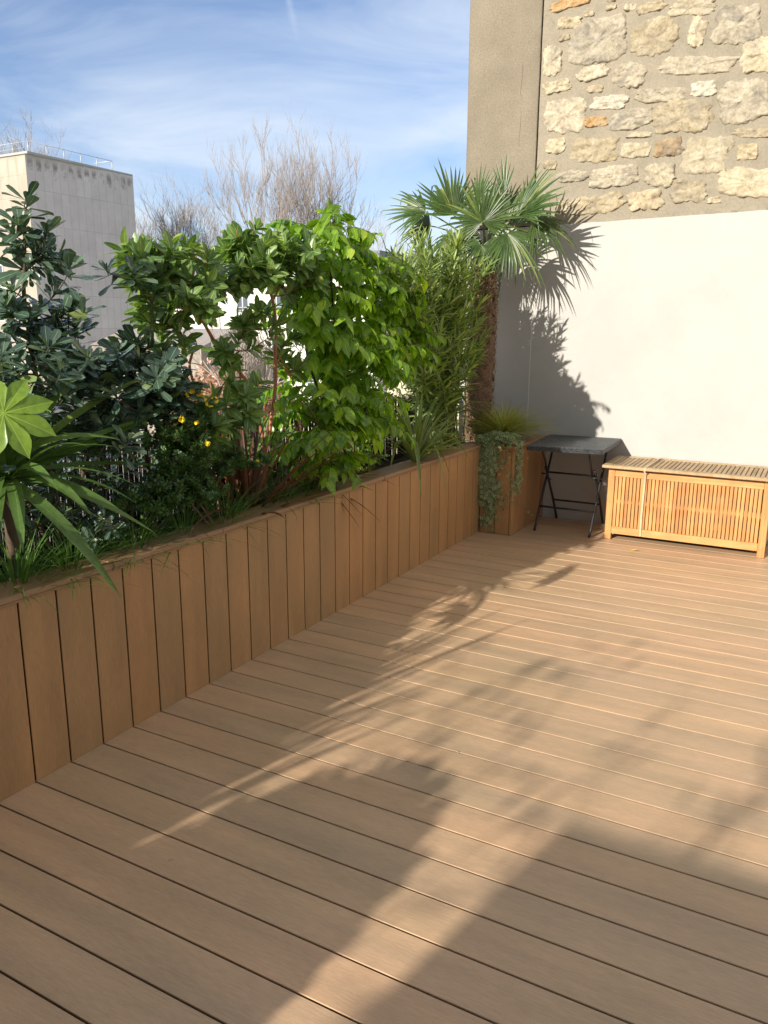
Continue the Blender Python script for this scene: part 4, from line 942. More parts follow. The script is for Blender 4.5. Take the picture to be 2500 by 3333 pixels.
def fatsia():
    random.seed(77); B0 = np.array([-.12, -.12, .57]); root = empty('fatsia', B0, 'fatsia with a big bright green hand-shaped leaf at the left edge', 'plant')
    L8 = [(-168, .60, 20), (-130, .80, 21), (-90, .95, 22), (-49, 1.0, 22.5), (-8, 1.05, 22.5), (34, 1.0, 22.5), (75, .92, 22), (115, .80, 21), (154, .62, 20)]
    sm = MB(); top = np.array([-.10, -.10, 1.12]); sm.tube(wob(bez(B0, (B0+top)/2, top, 8), .01), .011, 8)
    for i, (c, xd, nr, R) in enumerate([(at(12, 1345, x=.14), CR*1.0-CU*.12, norm(CAM-at(12, 1345, x=.14))+np.array([0, 0, .35]), .142), (top+np.array([-.1, -.18, .12]), (0, -1, 0), (.3, -.2, 1), .15), (top+np.array([-.15, -.05, .15]), (-1, 0, .0), (.3, -.2, 1), .14),
             (top+np.array([.1, -.3, -.1]), (.3, -1, 0), (.5, -.2, 1), .15)]):
        lf = MB(); c = np.array(c, float); lobed_leaf(lf, c, np.array(xd, float), np.array(nr, float), R, L8, .40, .07, .28, .20, i); lo = lf.build('hand_leaf', LFa if i != 3 else LA, root)
        st = top if c[2] > 1 else np.array([-.08, -.05, .62]); sm.tube(bez(st, (st+c)/2+np.array([0, 0, -.03]), c-norm(nr)*.003, 9), .0035, 6)
    sm.build('stems', MT['greenstem'], root)
fatsia()

# 8  small-leaved shrub with yellow flowers ----------------------------------------------------
LY = mat_leaf('tiny_leaf', (.035, .085, .022), (.075, .155, .04), (.15, .24, .07), rough=.5, trans=.25, ribw=.02)
LB = LB
def coronilla():
    random.seed(88); B0 = np.array([-.10, 1.10, .57]); root = empty('yellow_flowered_shrub', B0, 'low dense small-leaved shrub with a few yellow pea flowers in front of the orange stems', 'shrub')
    a = lambda px, py, x=-.08: at(px, py, x=x); sm = MB(); lf = MB()
    stems = [([B0, a(600, 1550), a(620, 1400), a(640, 1320)], .006, .002), ([B0, a(560, 1560), a(550, 1450)], .005, .002), ([B0, a(700, 1560), a(760, 1500)], .005, .002), ([B0, a(650, 1600), a(700, 1580, 0.0)], .004, .002)]
    att = skeleton(sm, stems, 5)
    lobes = [(a(590, 1440, -.03), (.13, .18, .12), 200), (a(650, 1350, -.05), (.10, .12, .07), 100), (a(500, 1620, -.06), (.09, .2, .07), 70), (a(700, 1490), (.11, .16, .09), 90), (a(560, 1570, -.04), (.10, .16, .08), 90), (a(820, 1500, -.04), (.06, .13, .03), 22), (a(650, 1600, 0), (.07, .16, .06), 50)]
    for pth, d, v in twigs(sm, att, tips_in(lobes), .0010):
        for j in range(7):
            i = len(pth)-1-j*.7; i0 = int(max(0, i)); p = pth[i0]+rv(.002); _, aa, bb = perp_basis(d)
            for s in range(5):
                ph = j*GA+s*1.26; o = aa*math.cos(ph)+bb*math.sin(ph); l = random.uniform(.012, .020); leaf(lf, p+o*.004, d*.5+o+rv(.15), d-o*.3+rv(.2)+np.array([0, 0, .4]), l, l*.55, 'obovate', .2, .05)
    sm.build('stems', MT['twig'], root); lf.build('foliage', LY, root)
    YM = mat_simple('yellow_petal', (.85, .66, .03), .5, .15, 60, 0)
    for (px, py, x, k) in ((625, 1275, -.03, 7), (650, 1285, -.02, 9), (660, 1300, -.02, 6), (590, 1365, .03, 7), (642, 1372, .02, 5), (672, 1445, .05, 5), (680, 1315, -.02, 4), (700, 1300, -.03, 4), (610, 1285, -.03, 3), (835, 1503, .02, 2)):
        c = at(px, py, x=x+.07); fl = MB()
        for q in range(k):
            o = norm(rv()+np.array([.5, -.3, .3])); b_ = c+o*.004+rv(.003); _, aa, bb = perp_basis(o)
            for s in range(4): ph = s*1.6; leaf(fl, b_, o*.6+aa*math.cos(ph)+bb*math.sin(ph), o, random.uniform(.008, .012), .009, 'obovate', .3, -.2)
        fl.build('flower_cluster', YM, root)
coronilla()
# low leafy underplanting
def low_plant(label, base, lobes, seed, mat, lsz, asp, prof, group='leafy underplanting'):
    random.seed(seed); root = empty('low_shrub', base, label, 'plant', group); sm = MB(); lf = MB(); base = np.array(base, float)
    att = skeleton(sm, [([base, base+np.array([0, 0, .08]), base+np.array([.02, .02, .14])], .004, .002)], 5)
    for pth, d, v in twigs(sm, att, tips_in(lobes), .0013): spiral_leaves(lf, pth, v, 7, lsz, asp, prof, .1, 1.1, .1, .6)
    sm.build('stems', MT['twig'], root); lf.build('foliage', mat, root)
low_plant('short grey-green leafy sprig rising from the soil below the sword leaves', (-.14, .62, .58), [(at(330, 1700, x=-.10), (.10, .14, .08), 16)], 12, LA, .05, .38, 'obovate')
low_plant('low dark leafy sprigs under the whorled shrub, near the left edge', (-.30, .25, .58), [(at(180, 1640, x=-.28), (.12, .24, .10), 26)], 13, LA, .055, .36, 'obovate')
low_plant('dark leafy sprigs in the shade below the glossy shrub', (-.26, 2.3, .58), [((-.2, 2.4, .74), (.12, .35, .09), 34)], 14, LB, .05, .4, 'elliptic')
low_plant('leafy green sprigs at the foot of the oleander', (-.2, 3.5, .58), [((-.14, 3.50, .73), (.10, .34, .10), 44)], 15, LD, .06, .22, 'lance')

low_plant('dark green leafy mass between the whorled shrubs and the reed screen', (-.40, .75, .58), [((-.40, .50, .86), (.10, .60, .22), 120), ((-.38, 1.15, .84), (.10, .40, .20), 70)], 16, LA, .06, .38, 'obovate')
low_plant('dark leafy mass behind the grass at the foot of the orange stem', (-.40, 1.75, .58), [((-.40, 1.85, .84), (.09, .50, .20), 90), ((-.42, 2.7, .82), (.08, .5, .18), 60)], 17, LB, .055, .4, 'elliptic')
# 9  ivy -----------------------------------------------------------------------------------------
LI = mat_leaf('variegated_ivy_leaf', (.060, .125, .036), (.12, .21, .062), (.22, .30, .11), rough=.42, trans=.2, rib=(1.5, 1.5, 1.6), ribw=.03, edge=((.55, .56, .36), .78, 'r'))
def ivy():
    random.seed(93); base = np.array([.10, 4.02, .60]); root = empty('ivy', base, 'small-leaved variegated ivy trailing down over the planter corner to the deck', 'climbing plant')
    L5 = [(0, 1.0, 26), (62, .78, 24), (-62, .78, 24), (128, .50, 24), (-128, .50, 24)]
    sm = MB(); lf = MB()
    def iv(p, nr, R): 
        pts_dir = np.array([random.uniform(-.6, .6), 0, -1.])+rv(.3); lobed_leaf(lf, p, pts_dir, nr, R, L5, .34, 0.0, .12, .12, random.random()*9)
    # a thick mat on the corner
    for i in range(950):
        x = random.uniform(-.02, .27); y = random.uniform(3.86, 4.18)-abs(x-.12)*.2; z = .685+.055*random.random()+.05*noise.noise(Vector((x*8, y*8, 0)))
        if x > .2 and y > 4.0: continue
        iv(np.array([x, y, z]), norm(np.array([.1, -.35, .9])+rv(.35)), random.uniform(.015, .025))
    def strand(x, y, zend, face, sway=.02, dens=1.0, k=1.0):
        n = 26; zs = np.linspace(.70, zend, n); pts = []; sd = random.random()*50
        for i, z in enumerate(zs):
            t = i/(n-1); dx = sway*noise.noise(Vector((z*5+sd, 0, 0)))+k*0; off = .022+.018*noise.noise(Vector((z*7, sd, 2)))
            q = np.array([x, y, z]) + (np.array([dx*2.5, -off, 0]) if face == 'y' else np.array([off, dx*2.5, 0]))
            pts.append(q)
        pts[0] += np.array([0, .06, 0]) if face == 'y' else np.array([-.06, 0, 0]); pts = np.array(pts); sm.tube(pts, .0012, 4)
        m_ = int((.70-zend)/.0080*dens)
        for j in range(m_):
            i = random.randint(1, n-1); p = pts[i]+rv(.014); f_ = np.array([.15, -1, .35]) if face == 'y' else np.array([1, -.5, .35])
            if face == 'y': p[1] = min(p[1], 3.908)
            else: p[0] = max(p[0], .262)
            iv(p, norm(f_+rv(.35)), random.uniform(.015, .024))
    for x in np.linspace(.004, .105, 11): strand(x+random.uniform(-.008, .008), 3.915, random.uniform(.14, .40), 'y', dens=1.25)
    strand(.02, 3.915, .03, 'y', dens=.8); strand(.045, 3.915, .06, 'y', dens=.7); strand(.085, 3.915, .02, 'y', dens=.6); strand(.06, 3.915, .10, 'y', dens=.8)
    strand(.13, 3.915, .15, 'y', dens=.55); strand(.14, 3.915, .22, 'y', dens=.5); strand(.165, 3.915, .24, 'y', .05, .45); strand(.20, 3.915, .20, 'y', .05, .25)
    for y in (3.93, 3.96, 3.99): strand(.2575, y, random.uniform(.30, .42), 'x', dens=.95)
    # one wandering runner
    rn = bez((.235, 3.90, .30), (.30, 3.92, .22), (.32, 4.14, .15), 12, (.30, 4.26, .10)); sm.tube(rn, .0010, 4)
    for q in (rn[0], rn[2], rn[8], rn[11], rn[1]): iv(q, norm(np.array([.8, -.8, .3])+rv(.2)), .016)
    rn = bez((.24, 3.96, .62), (.32, 3.90, .64), (.37, 3.88, .60), 8); sm.tube(rn, .0010, 4); iv(rn[-1], (.3, -1, .3), .012); iv(rn[4], (.3, -1, .3), .010)
    sm.build('stems', MT['twig'], root); lf.build('foliage', LI, root)
ivy()

# fallen leaves and debris ---------------------------------------------------------------------
YLf = mat_leaf('fallen_yellow_leaf', (.50, .38, .06), (.62, .50, .12), None, rough=.5, trans=.2, ribw=.05)
def fallen():
    for px, py, l, lab, mt, dr in ((2048, 1792, .062, 'single yellow fallen leaf lying on the deck in front of the storage box', YLf, (1, -.1, 0)),):
        b = MB(); p = at(px, py, z=.002); leaf(b, p, np.array(dr, float), (0.1, -.1, 1.), l, l*.36, 'elliptic', .5, -.25); o = b.build('fallen_leaf', mt, origin=p); tag(o, label=lab, cat='leaf')
    for px, py, lab in ((548, 2800, 'tiny pale straw bit lying on the shaded deck near the planter'), (602, 2457, 'white speck of debris on the deck boards close to the planter foot'), (1492, 2452, 'small dark crumb on a sunlit deck board')):
        p = at(px, py, z=.001); b = MB(); d = norm((random.uniform(-1, 1), random.uniform(.2, 1), 0)); b.tube(bez(p, p+d*.008+np.array([0, 0, .003]), p+d*.016, 5), [.0006, .0012, .0013, .001, .0004], 5)
        o = b.build('straw_bit', MT['string'], origin=p); tag(o, label=lab, cat='debris')
fallen()

# ------------------------------------------------------------------ background
GZ = -6.0
def ground():
    m = mat_simple('paving_and_gravel', (.36, .335, .30), .95, .25, .35, .1); b = MB()
    b.add([(-900, -900, GZ), (900, -900, GZ), (900, 900, GZ), (-900, 900, GZ)], [(0, 1, 2, 3)]); tag(b.build('ground', m), kind='structure')
ground()
def terrace_base():
    # the building under the terrace
    b = MB(); b.box((-.515, -12, GZ), (7.5, YW-.005, -.085)); o = b.build('terrace_building', mat_simple('pale_terrace_facade', (.5, .48, .44), .85, .1, 2, .1), smooth=False); tag(o, 'building carrying the roof terrace, below the deck', 'building')
terrace_base()
def mat_tower(name, base, panel_stain, cell, origin_u, axis):
    m, nt, N, L, b = newmat(name); tc = N.new('ShaderNodeTexCoord'); sp = N.new('ShaderNodeSeparateXYZ'); L.new(tc.outputs['Object'], sp.inputs[0])
    cb = N.new('ShaderNodeCombineXYZ'); L.new(sp.outputs[axis], cb.inputs[0]); L.new(sp.outputs[2], cb.inputs[1])
    br = N.new('ShaderNodeTexBrick'); br.offset = 0; br.inputs['Scale'].default_value = 1; br.inputs['Brick Width'].default_value = cell[0]; br.inputs['Row Height'].default_value = cell[1]; br.inputs['Mortar Size'].default_value = .022; br.inputs['Mortar Smooth'].default_value = .3; br.inputs['Bias'].default_value = 0
    br.inputs['Color1'].default_value = (*base, 1); br.inputs['Color2'].default_value = (*[c*1.09 for c in base], 1); br.inputs['Mortar'].default_value = (*[c*.80 for c in base], 1); L.new(cb.outputs[0], br.inputs['Vector'])
    n = nz(N, L, .5, 7, cb.outputs[0], .7); r = ramp(N, [(.3, (.86, .85, .83)), (.7, (1.08, 1.07, 1.06))]); L.new(n.outputs[0], r.inputs[0]); c = mixc(N, L, 1, br.outputs[0], r.outputs[0], 'MULTIPLY')
    # streaks under the parapet: soot on the grey face, paler on the tan
    fr = N.new('ShaderNodeMath'); fr.operation = 'DIVIDE'; fr.inputs[1].default_value = cell[0]; L.new(sp.outputs[axis], fr.inputs[0]); f2 = N.new('ShaderNodeMath'); f2.operation = 'FRACT'; L.new(fr.outputs[0], f2.inputs[0])
    f3 = N.new('ShaderNodeMath'); f3.operation = 'PINGPONG'; f3.inputs[1].default_value = .5; L.new(f2.outputs[0], f3.inputs[0]); f4 = N.new('ShaderNodeMapRange'); f4.inputs[1].default_value = .08; f4.inputs[2].default_value = .28; L.new(f3.outputs[0], f4.inputs[0])
    n2 = nz(N, L, 1.1, 4, cb.outputs[0], .7); zz = N.new('ShaderNodeMath'); zz.operation = 'MULTIPLY_ADD'; zz.inputs[1].default_value = 4.6; L.new(n2.outputs[0], zz.inputs[0]); L.new(sp.outputs[2], zz.inputs[2])
    z2 = N.new('ShaderNodeMapRange'); z2.inputs[1].default_value = panel_stain[0]; z2.inputs[2].default_value = panel_stain[1]; L.new(zz.outputs[0], z2.inputs[0])
    z3 = N.new('ShaderNodeMapRange'); z3.inputs[1].default_value = -.25; z3.inputs[2].default_value = -.7; L.new(sp.outputs[2], z3.inputs[0])
    q = N.new('ShaderNodeMath'); q.operation = 'MULTIPLY'; L.new(f4.outputs[0], q.inputs[0]); L.new(z2.outputs[0], q.inputs[1]); q2 = N.new('ShaderNodeMath'); q2.operation = 'MULTIPLY'; L.new(q.outputs[0], q2.inputs[0]); L.new(z3.outputs[0], q2.inputs[1])
    q3 = N.new('ShaderNodeMath'); q3.operation = 'MULTIPLY'; q3.inputs[1].default_value = panel_stain[2]; L.new(q2.outputs[0], q3.inputs[0])
    c = mixc(N, L, q3.outputs[0], c, panel_stain[3]); L.new(c, b.inputs['Base Color']); b.inputs['Roughness'].default_value = .85; return m
def tower():
    D = 70.0; d = px_dir(80, 493); A = CAM+d*D/math.hypot(d[0], d[1]); h = A[2]; B = at(431.6, 567, z=h); Lp = at(-90, 520, z=h)
    # faces: right face runs A->B (roughly +y), left face runs A->-x
    root = empty('office_tower', (A[0], A[1], h), 'tall grey panelled tower block with soot stains and a roof railing, far left', 'building')
    x0 = A[0]-14; y1 = B[1]
    b = MB()
    b.add([(A[0], A[1], GZ), (B[0], B[1], GZ), (B[0], B[1], h-.18), (A[0], A[1], h-.18)], [(0, 1, 2, 3)], m=0)
    b.add([(x0, A[1], GZ), (A[0], A[1], GZ), (A[0], A[1], h-.18), (x0, A[1], h-.18)], [(0, 1, 2, 3)], m=1)
    b.add([(x0, y1, GZ), (x0, A[1], GZ), (x0, A[1], h-.18), (x0, y1, h-.18), (B[0], B[1], GZ), (B[0], B[1], h-.18)], [(0, 1, 2, 3), (4, 0, 3, 5)], m=1)
    cw = (B[1]-A[1])/14
    mR = mat_tower('grey_panel_cladding', (.67, .655, .64), (1.0, 1.9, .85, (.24, .225, .205)), (cw, 2.6), 0, 1)
    mL = mat_tower('tan_panel_cladding', (.40, .365, .30), (.0, 2.0, .75, (.56, .51, .41)), (1.05, 1.6), 0, 0)
    b.build('facade', [mR, mL], root, smooth=False)
    p = MB(); e = .12; p.box((x0-e, A[1]-e, h-.18), (A[0]+e+.3, y1+e, h), bev=.02); p.build('parapet', mat_simple('parapet_zinc', (.42, .44, .42), .6, .1, 3, 0), root, smooth=False)
    rl = MB(); hh = .85; ins = .5; xr = A[0]-ins+.3; ye = A[1]+ins+(y1-A[1])*.80
    path = [(x0, A[1]+ins, h+hh), (xr, A[1]+ins, h+hh), (xr, ye, h+hh)]
    rl.tube(path[:2], .024, 5); rl.tube(path[1:], .024, 5); rl.tube([(x0, A[1]+ins, h+hh*.5), (xr, A[1]+ins, h+hh*.5)], .02, 4); rl.tube([(xr, ye, h+hh), (xr-2.2, ye, h+hh)], .035, 5)
    for i in range(6): y = A[1]+ins+(ye-A[1]-ins)*i/5; rl.tube([(xr, y, h-.02), (xr, y, h+hh)], .035, 5)
    for i in range(1, 8): x = xr-i*1.8; rl.tube([(x, A[1]+ins, h-.02), (x, A[1]+ins, h+hh)], .03, 5)
    rl.build('roof_railing', MT['galv'], root)
    # a couple of windows low on the sunlit side
    fm = mat_simple('white_window_frame', (.75, .75, .74), .5, .05, 5, 0); gm = mat_glass()
    for (px, py) in ((2, 895), (5, 1010)):
        q = at(px, py, y=A[1]); w = MB(); w.box((q[0]-.7, A[1]-.06, q[2]-.9), (q[0]+.4, A[1]+.02, q[2]+.8)); wo = w.build('window', fm, root, smooth=False)
        g = MB(); g.box((q[0]-.62, A[1]-.075, q[2]-.8), (q[0]+.32, A[1]-.062, q[2]+.7)); g.build('pane', gm, wo, smooth=False)
def mat_glass():
    m, nt, N, L, b = newmat('window_glass'); b.inputs['Base Color'].default_value = (.10, .12, .14, 1); b.inputs['Roughness'].default_value = .08; b.inputs['Specular IOR Level'].default_value = .8; return m
tower()
def apartment():
    Yf = 45.0; z_top = 4.9; xl = at(560, 1000, y=Yf)[0]; xr = at(1230, 1000, y=Yf)[0]
    root = empty('apartment_building', ((xl+xr)/2, Yf, GZ), 'white apartment building with tall white-framed windows and a grey roof, seen through the shrubs', 'building')
    wm = mat_simple('white_facade', (.74, .72, .67), .85, .05, .6, .0); b = MB(); b.box((xl, Yf, GZ), (xr, Yf+10, z_top)); b.build('wall', wm, root, smooth=False)
    c = MB(); c.box((xl-.2, Yf-.25, z_top+.002), (xr+.2, Yf+10.2, z_top+.3), bev=.05); c.box((xl, Yf-.1, 1.45), (xr, Yf-.001, 1.65)); c.build('cornice', wm, root, smooth=False)
    r_ = MB(); z2 = z_top+1.7; v = [(xl, Yf, z_top+.301), (xr, Yf, z_top+.301), (xr, Yf+10, z_top+.301), (xl, Yf+10, z_top+.301), (xl+.6, Yf+1.3, z2), (xr-.6, Yf+1.3, z2), (xr-.6, Yf+8.7, z2), (xl+.6, Yf+8.7, z2)]
    r_.add(v, [(0, 1, 5, 4), (1, 2, 6, 5), (2, 3, 7, 6), (3, 0, 4, 7), (4, 5, 6, 7)]); ro = r_.build('roof', mat_simple('zinc_roof', (.22, .23, .25), .6, .15, 2, 0), root, smooth=False)
    for x in (xl+3, xl+9): k = MB(); k.box((x, Yf+3, z2-.5), (x+1.2, Yf+3.8, z2+1.1), bev=.03); k.build('chimney', mat_simple('brick_chimney', (.42, .24, .16), .9, .2, 6, 0), ro, smooth=False)
    fm = mat_simple('white_window_frame', (.78, .78, .77), .5, .04, 5, 0); gm = mat_glass(); dm = mat_simple('dark_reveal', (.20, .20, .20), .8, .1, 5, 0)
    x1 = at(690, 1100, y=Yf)[0]; x2 = at(794, 1100, y=Yf)[0]; sx = x2-x1; zc1 = at(794, 1102, y=Yf)[2]; zc0 = at(690, 1212, y=Yf)[2]
    xs = [x1+sx*i for i in range(-2, 9)]
    for zc in (zc0, zc1, zc1+(zc1-zc0)*1.05):
        if zc > z_top-1: continue
        for x in xs:
            if x < xl+.9 or x > xr-.9: continue
            w = MB(); W2, H2 = .56, .86
            w.box((x-W2, Yf-.03, zc-H2), (x-W2+.08, Yf+.0, zc+H2)); w.box((x+W2-.08, Yf-.03, zc-H2), (x+W2, Yf+.0, zc+H2)); w.box((x-W2+.081, Yf-.03, zc+H2-.08), (x+W2-.081, Yf+.0, zc+H2)); w.box((x-W2+.081, Yf-.03, zc-H2), (x+W2-.081, Yf+.0, zc-H2+.08)); w.box((x-.04, Yf-.032, zc-H2+.081), (x+.04, Yf-.002, zc+H2-.081))
            w.box((x-W2-.1, Yf-.14, zc-H2-.12), (x+W2+.1, Yf-.0, zc-H2-.002)); wo = w.build('window', fm, root, smooth=False)
            g = MB(); g.box((x-W2+.08, Yf-.015, zc-H2+.08), (x-.04, Yf-.003, zc+H2-.08)); g.box((x+.04, Yf-.015, zc-H2+.08), (x+W2-.08, Yf-.003, zc+H2-.08)); g.build('pane', gm, wo, smooth=False)
            rl = MB()
            for zz in (.15, .40): rl.box((x-W2+.02, Yf-.10, zc-H2+zz), (x+W2-.02, Yf-.07, zc-H2+zz+.04))
            rl.build('guard_rail', MT['galv'], wo, smooth=False)
    # grey stone neighbour further left
    x3 = at(500, 1000, y=38)[0]; x4 = at(648, 1000, y=38)[0]
    o = MB(); o.box((x3-6, 38, GZ), (x4, 44.5, .35)); rt = empty('stone_house', ((x3+x4)/2, 38, GZ), 'low grey rubble stone house left of the white apartment building', 'building')
    o.build('wall', mat_simple('grey_rubble', (.30, .27, .23), .95, .45, 2.2, .0), rt, smooth=False)
    rr = MB(); rr.add([(x3-6, 37.8, .351), (x4+.2, 37.8, .351), (x4+.2, 44.7, .351), (x3-6, 44.7, .351), (x3-6, 41.2, 1.5), (x4+.2, 41.2, 1.5)], [(0, 1, 5, 4), (2, 3, 4, 5), (1, 2, 5), (3, 0, 4)]); rr.build('roof', mat_simple('roof_tiles', (.33, .30, .28), .9, .2, 4, 0), rt, smooth=False)
    # tan block behind the oleander
    q = at(1440, 900, y=30)[0]; o = MB(); o.box((q-2.6, 30, GZ), (q+2.6, 36, 3.8)); rt = empty('tan_house', (q, 30, GZ), 'plain sand coloured house glimpsed behind the oleander', 'building'); o.build('wall', mat_simple('sand_facade', (.62, .54, .38), .9, .1, 1.2, 0), rt, smooth=False)
    o = MB(); o.box((q-2.8, 29.8, 3.802), (q+2.8, 36.2, 4.0)); o.build('roof', mat_simple('zinc_edge', (.35, .34, .33), .7, .1, 2, 0), rt, smooth=False)
apartment()

def bare_tree(name, label, base, H, spread, seed, width=None, group=None, trunk_r=.28, fork=.30, levels=4, dens=1.0, thick=1.0, lean=(0, 0), heads=7):
    r = random.Random(seed); root = empty(name, base, label, 'tree', group); tk = MB(); cr = MB(); base = np.array(base, float)
    top = base+np.array([lean[0], lean[1], H*fork]); tk.tube([base, base*.5+top*.5+np.array([r.uniform(-.2, .2), 0, 0]), top], [trunk_r, trunk_r*.8, trunk_r*.65], 8)
    def br(p, d, L_, rad, lev):
        n = 6; pts = [p]; q = p.copy(); dd = d.copy()
        for i in range(n):
            dd = norm(dd + np.array([r.gauss(0, .10), r.gauss(0, .10), r.gauss(0, .05)+.028*lev])); q = q+dd*L_/n; pts.append(q.copy())
        (tk if lev <= 1 else cr).tube(pts, np.linspace(rad, rad*.45, n+1), 6 if lev <= 1 else (4 if lev <= 2 else 3), cap=False)
        if lev >= levels: return
        k = {0: 5, 1: 4, 2: 4, 3: 3, 4: 3}[lev]; k = max(2, int(k*dens+r.random()*.8))
        for j in range(k):
            t = r.uniform(.30, 1.0) if lev else r.uniform(.45, 1); i = t*n; i0 = min(n-1, int(i)); pp = pts[i0]+(pts[i0+1]-pts[i0])*(i-i0)
            _, a, b = perp_basis(dd); ph = r.uniform(0, 6.28); o = a*math.cos(ph)+b*math.sin(ph); th = r.uniform(.35, .85) if lev < 2 else r.uniform(.35, .80)
            nd = norm(norm(pts[i0+1]-pts[i0])*math.cos(th)+o*math.sin(th)+np.array([0, 0, .18]))
            br(pp, nd, L_*r.uniform(.50, .74), max(.0125*thick, rad*r.uniform(.40, .55)), lev+1)
    for j in range(heads):
        ph = j*2*math.pi/heads+r.uniform(-.3, .3); th = r.uniform(.12, .62)*spread; d = np.array([math.cos(ph)*math.sin(th), math.sin(ph)*math.sin(th), math.cos(th)])
        br(top-np.array([0, 0, H*fork*.12*r.random()]), norm(d), H*(1-fork)*r.uniform(.44, .56), trunk_r*.42, 0+0)
    allv = np.vstack(tk.v+cr.v); hz = np.percentile(allv[:, 2], 99.6)-base[2]; sz = H/hz; wx = np.percentile(np.hypot(allv[:, 0]-base[0], allv[:, 1]-base[1]), 97)*2; sw = (width/wx) if width else sz
    for m_ in (tk, cr):
        for i in range(len(m_.v)): d = m_.v[i]-base; zf = np.clip(d[:, 2:3]*sz/H/fork, 0, 1); m_.v[i] = base+np.hstack([d[:, :2]*sw, d[:, 2:3]*sz])
    tk.build('trunk', MT['tan_bark'], root); cr.build('branches', MT['tan_bark'], root)
GT = 'bare winter trees behind the buildings'
def tree_at(px, ytop, dist, **k):
    d = px_dir(px, ytop); t = dist/math.hypot(d[0], d[1]); q = CAM+d*t; H = q[2]-GZ
    bare_tree('bare_tree', base=(q[0], q[1], GZ), H=H, group=GT, **k)
tree_at(855, 405, 62, label='tall bare tree, the left one of the high central pair', seed=5, spread=1.0, trunk_r=.30, fork=.42, heads=7, width=9.5)
tree_at(1065, 385, 64, label='tall bare tree, the right and highest one of the central pair', seed=9, spread=1.0, trunk_r=.30, fork=.42, heads=7, width=9.5)
tree_at(590, 590, 80, label='lower bare tree between the tower and the high central pair', seed=14, spread=1.15, trunk_r=.25, fork=.42, heads=8, width=13)
tree_at(60, 400, 105, label='bare tree rising behind the tower roof', seed=18, spread=1.25, trunk_r=.3, fork=.45, heads=9, thick=1.5, width=20)
tree_at(1190, 700, 85, label='faint low bare tree between the central pair and the palm', seed=25, spread=1.1, trunk_r=.22, fork=.42, heads=5, width=9)
tree_at(480, 640, 92, label='faint bare tree right beside the tower edge', seed=27, spread=.9, trunk_r=.22, fork=.42, heads=5, width=9)
def garden():
    # small bare tree in front of the white building
    q = at(752, 1200, y=18); bare_tree('young_bare_tree', 'slender dark bare tree in front of the white building', (q[0], q[1], GZ), 8.2, .9, 33, trunk_r=.09, fork=.5, levels=3, dens=.9, heads=5, thick=1.2)
    mats = {'pink': mat_leaf('pink_blossom', (.45, .22, .18), (.62, .38, .32), None, trans=.2), 'brown': mat_leaf('russet_leaf', (.20, .12, .08), (.34, .22, .15), None, trans=.2), 'green': mat_leaf('garden_green_leaf', (.03, .06, .02), (.07, .12, .04), None, trans=.2)}
    for i, (px, py, Y, rx, rz, kind, lab) in enumerate(((705, 1290, 22, 1.6, 1.5, 'pink', 'pink blossoming garden bush seen low between the stems'), (830, 1300, 25, 2.4, 1.1, 'brown', 'russet brown garden bush seen low behind the flax'), (590, 1330, 20, 1.8, 1.6, 'brown', 'dry brown bush in front of the grey stone house'),
            (900, 1330, 28, 2.5, 1.2, 'pink', 'pale pink bush right of the slender bare tree'), (1500, 1250, 24, 3.0, 2.0, 'green', 'dark green garden bush low behind the oleander'), (300, 1300, 26, 4.0, 2.2, 'green', 'broad green garden bush behind the left shrubs'), (1150, 1300, 26, 3.2, 1.8, 'green', 'dark garden bush behind the glossy shrub'))):
        c = at(px, py, y=Y); c = np.array(c); random.seed(200+i); root = empty('garden_bush', (c[0], c[1], GZ), lab, 'bush', 'bushes in the garden below'); f = MB(); s = MB()
        top = c.copy()
        for _ in range(9): e = top+rv(.5)*np.array([rx*.5, rx*.5, rz*.4]); s.tube([(c[0], c[1], GZ), ((c[0]+e[0])/2, (c[1]+e[1])/2, (GZ+e[2])/2+.3), e], [.05, .035, .015], 5)
        for _ in range(1500):
            v = norm(rv())*random.random()**.4; p = top+v*np.array([rx, rx, rz])*(.8+.35*noise.noise(Vector(v*2.5))); leaf(f, p, rv(), rv()+np.array([0, 0, .5]), .16, .09, 'elliptic')
        s.build('stems', MT['bark'], root); f.build('foliage', mats[kind], root)
    rl = MB(); a = at(745, 1284, y=9); b_ = at(860, 1280, y=9); root = empty('red_railing', (a[0], a[1], a[2]-1), 'red metal railing seen low between the orange stems', 'railing')
    rm = mat_simple('red_paint', (.20, .03, .03), .5, .1, 5, 0); rl.tube([a, b_], .022, 8); rl.build('handrail', rm, root)
    for i in range(5): x = a[0]+i*(b_[0]-a[0])/4; p = MB(); p.tube([(x, a[1], GZ), (x, a[1], a[2])], .025, 6); p.build('post', rm, root)
garden()

